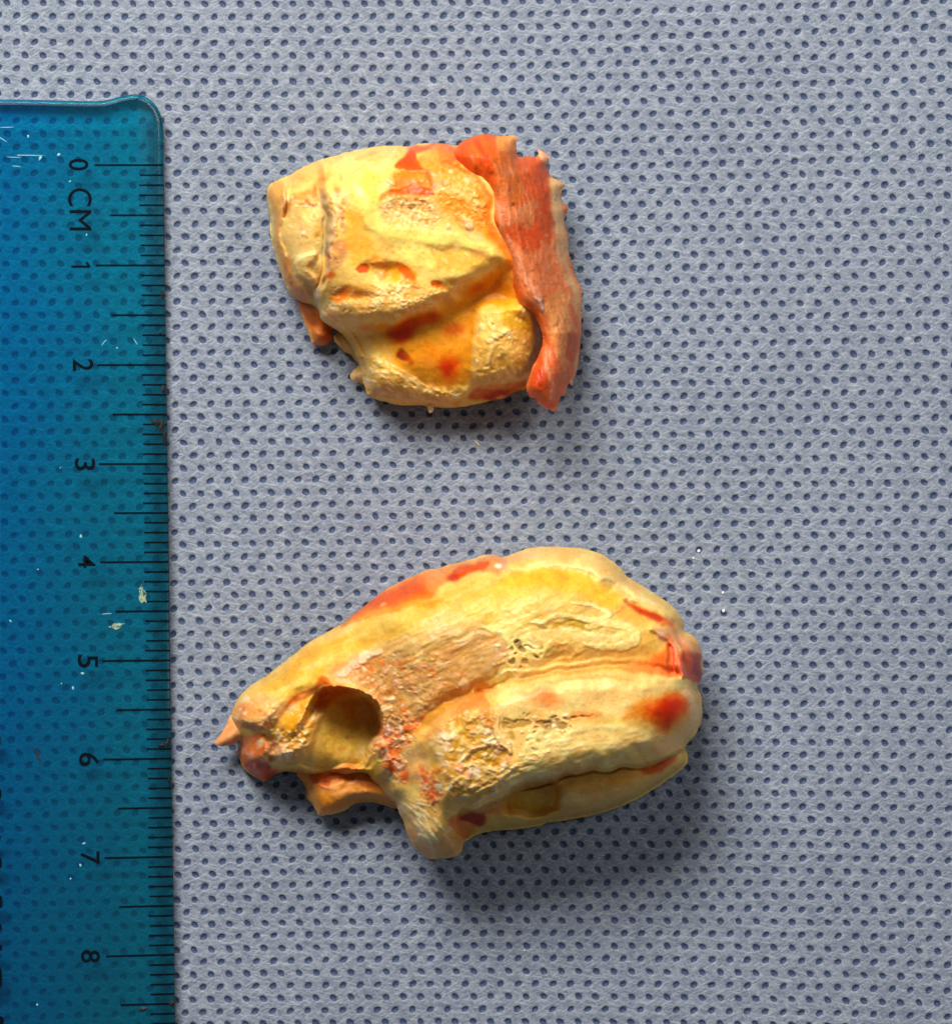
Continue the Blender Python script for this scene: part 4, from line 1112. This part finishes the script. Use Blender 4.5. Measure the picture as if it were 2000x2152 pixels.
    # the roll -------------------------------------------------------------
    P([(1060,560),(1250,515),(1450,500),(1650,500),(1760,540),(1780,620),(1600,650),(1450,640),(1300,640),(1150,620)], (253,214,108), .9, soft=30)
    L([(1150,540),(1300,515),(1500,500),(1640,500)], 10, (248,202,100), .8, -4, 8); L([(1240,527),(1400,512),(1560,512)], 6, (224,170,70), .6, -3, 6)
    P([(1150,700),(1300,680),(1450,680),(1560,690),(1620,730),(1600,780),(1450,815),(1250,850),(1100,880),(1120,800)], (250,216,108), .95, 2, soft=16)
    m = t.mpoly([(1060,780),(1400,680),(1620,740),(1500,800),(1150,880)], 40); t.streak(m, 3, -14, 60, 9, (255,230,140), (234,190,80), .5)
    P([(1620,690),(1760,700),(1740,750),(1660,790),(1600,790),(1630,740)], (246,196,100), .9, soft=20)
    P([(1700,560),(1780,560),(1800,640),(1770,720),(1700,740),(1740,650)], (250,206,108), .85, soft=24)
    B(1240,585,56,36,35,(248,150,74),.85); P([(1120,555),(1220,560),(1270,600),(1250,620),(1180,590)], (248,166,88), .6, soft=24)
    # the red spot
    P([(1510,650),(1560,600),(1640,575),(1730,565),(1760,600),(1740,650),(1690,690),(1660,715),(1620,680),(1560,660)], (242,136,14), .92, 0, soft=46)
    P([(1590,640),(1630,600),(1700,580),(1745,595),(1730,640),(1690,670),(1670,700),(1640,670)], (238,60,2), .95, 0, soft=50)
    B(1680,622,44,34,-15,(206,4,0),.95)
    L([(1740,560),(1775,600),(1775,680)], 14, (252,216,130), .6, 3, 14)
    # lacy sheet with pits on the roll
    P([(1040,640),(1070,590),(1160,610),(1260,640),(1330,650),(1300,690),(1200,720),(1180,770),(1110,780),(1080,740)], (246,206,100), .9, 2, soft=16)
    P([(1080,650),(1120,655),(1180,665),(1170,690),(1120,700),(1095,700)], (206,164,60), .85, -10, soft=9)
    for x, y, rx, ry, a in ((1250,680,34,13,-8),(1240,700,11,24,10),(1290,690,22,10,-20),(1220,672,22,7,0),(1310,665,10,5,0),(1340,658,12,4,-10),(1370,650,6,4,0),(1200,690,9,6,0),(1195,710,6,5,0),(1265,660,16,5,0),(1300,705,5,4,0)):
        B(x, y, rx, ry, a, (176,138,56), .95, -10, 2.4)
    P([(1170,760),(1220,700),(1290,720),(1330,700),(1320,750),(1240,790),(1180,830),(1150,800)], (255,226,118), .9, 5, soft=12, n=.1); B(1220,745,10,8,0,(222,176,80),.8,-5,2)
    L([(1320,655),(1400,640),(1440,640)], 14, (244,164,80), .7, 0, 12); L([(1330,660),(1400,645)], 4, (206,96,50), .8, -4, 4)
    # pale spur
    P([(1040,640),(1062,640),(1080,700),(1100,740),(1112,780),(1100,795),(1080,760),(1055,720)], (253,216,112), .97, 16, soft=7); L([(1095,665),(1110,700),(1115,745)], 9, (200,150,40), .7, -7, 8)
    # crumbly broken end of the roll
    m = t.mpoly([(800,760),(860,680),(940,620),(1030,600),(1060,700),(1090,800),(1150,860),(1080,920),(980,960),(900,960),(860,900),(820,840)], 50)
    t._apply(m, (228,178,66), .85, 0, 0, 1); t.crust(m, 9, 13, (255,224,130), (200,146,36), .6)
    L([(800,740),(850,680),(920,610),(1000,575)], 24, (248,176,84), .8, 9, 16, n=.15); L([(900,640),(960,600),(1010,585),(1015,640)], 22, (244,142,66), .85, 3, 16, n=.2)
    P([(880,680),(940,640),(1000,650),(1010,700),(960,740),(900,730)], (214,166,36), .75, -8, soft=20, n=.2)
    P([(950,790),(1010,760),(1080,770),(1090,820),(1020,835),(960,825)], (202,156,32), .9, -14, soft=18)
    L([(940,800),(990,765),(1060,745),(1090,780)], 10, (252,204,130), .85, 8, 7, n=.1); L([(1000,650),(1040,680),(1030,740)], 16, (230,140,84), .7, 4, 12, n=.3)
    L([(950,830),(1010,825),(1060,840)], 12, (255,228,120), .85, 9, 8, n=.1); L([(870,720),(930,740),(980,770)], 10, (252,210,110), .8, 7, 8, n=.2)
    L([(820,760),(860,720),(850,800),(880,840)], 16, (252,212,120), .7, 6, 12, n=.1)
    m = t.mpoly([(1000,860),(1150,820),(1300,820),(1200,890),(1080,950),(960,980),(940,920)], 40); t.streak(m, 10, -22, 40, 8, (255,228,130), (216,168,60), .6)
    L([(970,960),(1050,930),(1130,900),(1200,880)], 12, (252,220,124), .8, 8, 8); L([(990,920),(1060,890),(1140,870)], 8, (250,216,116), .7, 7, 7)
    # orange fringe right of the hollow
    for pts, w, c, dz in (([(640,770),(700,710),(740,690),(770,672)], 16, (246,132,74), 8), ([(640,790),(690,740),(720,720)], 14, (250,160,110), 6), ([(655,800),(700,770),(690,850)], 18, (240,96,30), 4),
                          ([(670,870),(660,820),(700,790)], 26, (243,112,44), 3), ([(680,850),(710,830),(720,880)], 24, (240,104,40), 4), ([(790,850),(800,900),(830,960)], 20, (240,104,44), 4),
                          ([(780,860),(820,880),(840,930)], 20, (244,132,64), 3), ([(620,700),(650,690),(660,720)], 18, (246,150,100), 4), ([(640,660),(650,720),(620,760)], 20, (250,180,120), 3)):
        L(pts, w, c, .85, dz, w * .6, n=.15, nsc=6)
    m = t.mpoly([(620,660),(780,640),(740,800),(730,900),(660,890),(600,780)], 40); t.crust(m, 12, 8, (253,200,140), (226,96,36), .6)
    m = t.mpoly([(760,840),(860,850),(850,980),(790,960)], 30); t.crust(m, 9, 8, (253,210,140), (232,100,40), .7)
    P([(700,780),(790,760),(800,840),(740,880),(730,830)], (230,178,94), .7, soft=30)
    P([(600,860),(660,850),(700,900),(760,960),(840,960),(900,1000),(900,1100),(860,1150),(800,1130),(740,1040),(700,960),(640,910)], (244,200,92), .85, soft=30, n=.05)
    for pts in ([(690,940),(760,1040),(830,1110)], [(720,960),(790,1050),(850,1110)], [(760,1000),(820,1070),(860,1120)], [(780,1080),(830,1120)]):
        L(pts, 8, (255,232,140), .85, 8, 7)
    L([(640,900),(690,950),(720,1010)], 10, (252,206,124), .8, 5, 9); L([(740,1060),(780,1120),(820,1150)], 20, (240,166,84), .7, 0, 16)
    P([(840,1120),(900,1060),(950,1080),(930,1140),(900,1160),(850,1160)], (238,170,82), .85, soft=20); P([(890,1040),(960,1010),(980,1060),(940,1090)], (236,140,60), .8, -6, soft=18)
    P([(890,1020),(940,1000),(920,1040),(890,1050)], (246,126,50), .9, 4, soft=10)
    P([(930,1025),(945,1000),(990,992),(1012,1010),(1010,1040),(990,1050),(960,1030)], (168,20,10), .95, -9, soft=10); L([(1000,1000),(1030,1000),(1010,1040)], 10, (216,80,20), .7, 0, 9)
    # lower lobe
    P([(1300,880),(1500,850),(1640,830),(1560,880),(1540,920),(1380,940),(1280,930)], (240,178,62), .85, soft=30)
    P([(1290,940),(1400,930),(1540,900),(1580,920),(1540,950),(1400,990),(1290,1010)], (250,206,100), .9, 4, soft=16)
    P([(1580,840),(1650,815),(1720,790),(1700,830),(1620,860),(1590,858)], (204,62,16), .9, 0, soft=24)
    P([(1600,900),(1700,840),(1750,800),(1745,830),(1640,910)], (244,196,100), .85, soft=16)
    P([(1120,930),(1180,895),(1250,872),(1280,895),(1288,940),(1265,980),(1210,998),(1150,1000),(1100,990)], (216,162,16), .95, 0, soft=18); B(1200,900,60,18,-15,(196,140,30),.7)
    P([(1020,1010),(1100,1000),(1200,1000),(1280,1000),(1250,1030),(1120,1050),(1030,1055)], (250,206,90), .8, 3, soft=16); B(1060,990,40,20,-10,(230,150,60),.7)
    L([(960,990),(1060,962),(1150,925),(1240,885),(1330,862)], 10, (214,150,60), .6, 0, 10)
    # hollow and left end
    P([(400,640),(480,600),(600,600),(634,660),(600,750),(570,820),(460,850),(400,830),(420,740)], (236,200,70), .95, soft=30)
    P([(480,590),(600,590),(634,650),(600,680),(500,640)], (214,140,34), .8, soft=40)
    P([(400,780),(500,770),(590,780),(560,845),(420,850)], (222,184,70), .85, soft=26)
    P([(250,680),(330,610),(400,560),(470,560),(470,600),(400,660),(350,720),(290,760)], (240,164,14), .92, soft=24)
    P([(300,760),(350,700),(400,650),(440,610),(420,720),(380,800),(330,830),(270,820)], (246,196,80), .9, 0, soft=22, n=.05)
    m = t.mpoly([(210,760),(290,700),(400,640),(380,760),(300,830),(220,810)], 30); t.crust(m, 12, 10, (255,224,130), (240,160,30), .8)
    P([(210,770),(250,740),(290,760),(290,790),(240,800)], (244,184,120), .9, 9, soft=10)
    L([(240,690),(300,610),(370,560),(430,520),(450,540),(410,570)], 14, (244,110,30), .9, 4, 9, n=.1); L([(410,520),(440,535),(480,555),(550,560)], 14, (246,120,34), .85, 3, 9)
    P([(400,560),(470,540),(520,560),(450,575)], (243,100,20), .8, 0, soft=12)
    P([(100,640),(140,590),(200,560),(300,600),(260,680),(200,700),(110,690)], (244,184,92), .85, soft=34, n=.1); B(130,630,24,20,0,(242,150,84),.7,3,n=.2)
    L([(100,665),(150,690),(220,695),(250,670)], 13, (244,118,50), .85, 3, 9, n=.1)
    m = t.mpoly([(100,620),(220,570),(260,660),(200,700),(100,680)], 30); t.crust(m, 7, 9, (254,214,124), (240,150,60), .6)
    P([(130,730),(220,720),(220,790),(200,830),(260,850),(220,885),(150,850),(120,790)], (226,108,48), .92, soft=20, n=.05)
    P([(140,830),(200,810),(250,830),(230,850),(170,850)], (176,26,8), .85, -10, soft=14); P([(170,850),(250,840),(265,850),(215,885)], (238,88,48), .9, 6, soft=12); B(160,790,26,16,10,(240,140,84),.8,6,n=.2)
    L([(270,845),(330,858),(400,862),(450,850)], 12, (240,138,60), .85, 0, 9); L([(440,850),(520,838),(590,850)], 14, (240,150,80), .8, 3, 10); B(500,845,50,8,0,(196,60,24),.5)
    P([(570,840),(620,790),(650,820),(640,870),(600,880)], (226,190,56), .8, soft=24)
    CR = ((255,234,156), 1); OR = ((240,112,44), .3); AM = ((206,154,44), -1); SA = ((250,184,128), .6); TN = ((214,160,84), -.5)
    P([(560,440),(700,420),(860,400),(1020,360),(1085,400),(1085,450),(1000,530),(900,580),(800,640),(720,700),(660,640),(600,560),(540,500)], (204,156,74), .5, 0, soft=44, n=.2)
    t.scatter([(520,460),(700,420),(860,430),(960,500),(860,590),(760,680),(680,720),(640,610),(560,530)], 240, 3.5, 11, [CR, SA, TN, TN, AM, OR], 7, -25, 60)
    t.scatter([(620,380),(860,340),(1040,330),(1080,430),(900,500),(640,440)], 80, 4, 16, [((246,210,120), .4), TN, ((232,186,90), 0)], 5, -24, 20, 4)
    t.scatter([(640,660),(760,660),(740,800),(720,900),(660,880),(620,760)], 110, 4, 12, [SA, OR, OR, CR, ((226,84,30), -.5)], 7, -40, 60, 3)
    t.scatter([(770,830),(850,840),(850,960),(790,970)], 46, 4, 11, [SA, OR, CR, ((226,84,30), -.5)], 7, 60, 60, 3)
    t.scatter([(820,740),(900,640),(1030,610),(1080,760),(1140,850),(1040,930),(900,950),(850,860)], 130, 5, 22, [CR, CR, ((250,214,110), .6), AM, AM, SA], 7, -25, 60, 2.6)
    t.scatter([(1150,620),(1340,650),(1330,740),(1200,820),(1100,780),(1090,660)], 60, 3, 9, [CR, CR, ((180,140,60), -1.4)], 7, -10, 60)
    t.scatter([(1060,340),(1240,360),(1240,440),(1090,520),(1040,500)], 46, 3, 8, [CR, CR, ((176,138,62), -1.4)], 7, -10, 60)
    t.scatter([(200,650),(330,600),(420,600),(380,780),(280,820),(200,780)], 70, 5, 17, [CR, SA, ((240,164,40), -.8), ((246,190,90), .5)], 6, -50, 50, 2.5)
    t.scatter([(90,600),(180,560),(250,620),(240,700),(110,690)], 50, 4, 10, [CR, SA, OR, ((236,180,90), 0)], 5, -30, 60)
    t.scatter([(130,740),(230,720),(260,850),(170,860)], 40, 4, 11, [SA, OR, ((200,50,20), -.6)], 6, 0, 80)
    t.scatter([(660,880),(800,960),(920,1030),(900,1130),(800,1120),(700,980)], 90, 4, 15, [CR, ((246,204,96), .4), ((226,176,60), -.6)], 7, 50, 25, 4)
    t.scatter([(1100,900),(1270,880),(1280,990),(1120,1000)], 40, 4, 12, [((230,180,40), .3), ((200,148,20), -.5), ((246,204,90), .6)], 6, 0, 80)
    t.scatter([(1100,250),(1300,230),(1540,320),(1540,400),(1300,390),(1100,330)], 60, 4, 16, [((255,224,120), .3), ((232,188,76), -.3)], 4, 10, 25, 4)
    t.scatter([(1150,700),(1580,700),(1600,770),(1180,860)], 50, 4, 16, [((255,226,130), .3), ((240,200,96), -.3)], 4, -10, 25, 4)
    t.scatter([(380,640),(600,600),(620,700),(560,830),(400,840)], 40, 5, 18, [((226,186,60), .3), ((206,164,50), -.3)], 5, -40, 40, 3)
    t.fine(0.9, .10); t.smooth(1)
    t.build('body', tis, root, mul=(0.85, 0.83, 1.2))
    return root
large_piece()

# ------------------------------------------------------------------ crumbs on the cloth
def crumb(px, py, rx, ry, ang, col, label, name='crumb', cat='crumb'):
    b = bmesh.new(); bmesh.ops.create_icosphere(b, subdivisions=2, radius=1)
    r = random.Random(int(px)); t0 = math.radians(ang)
    for v in b.verts:
        q = 1 + r.uniform(-.22, .22); x, y, z = v.co.x * rx * q, v.co.y * ry * q, v.co.z * min(rx, ry) * .7 * q
        X = px + x * math.cos(t0) - y * math.sin(t0); Y = py + x * math.sin(t0) + y * math.cos(t0)
        v.co = world_xyz(X, Y, (float(cloth_z(np.array(px * 1.0), np.array(py * 1.0))) + min(rx, ry) * .5 + z) / S)
        v.co.y = v.co.y
    bmesh.ops.recalc_face_normals(b, faces=b.faces)
    for f in b.faces: f.smooth = True
    m = bpy.data.meshes.new(name); b.to_mesh(m); b.free()
    o = link_mesh(name, m, simple_mat(name + '_surface', col, .45)); tag(o, label, cat, 'crumbs on the cloth')
crumb(1002, 931, 9, 2.5, 48, (196,190,150), 'curved tan crumb on the shaded cloth just below the smaller tissue piece')
crumb(1468, 1158, 3.4, 3.2, 0, (245,250,250), 'tiny white crumb on a dark dot above the right end of the larger tissue piece')
crumb(1457, 1173, 2.4, 2.2, 0, (235,235,215), 'tiny cream crumb just below the white one above the larger tissue piece')
crumb(1520, 1284, 3.2, 3.8, 0, (245,250,250), 'small white crumb on the cloth right of the larger tissue piece')
crumb(1519, 1246, 2.2, 3.0, 30, (235,240,240), 'thin white crumb above another, right of the larger tissue piece')
crumb(1102, 1998, 2.2, 2.0, 0, (230,230,230), 'faint white crumb on the cloth near the bottom of the photo')
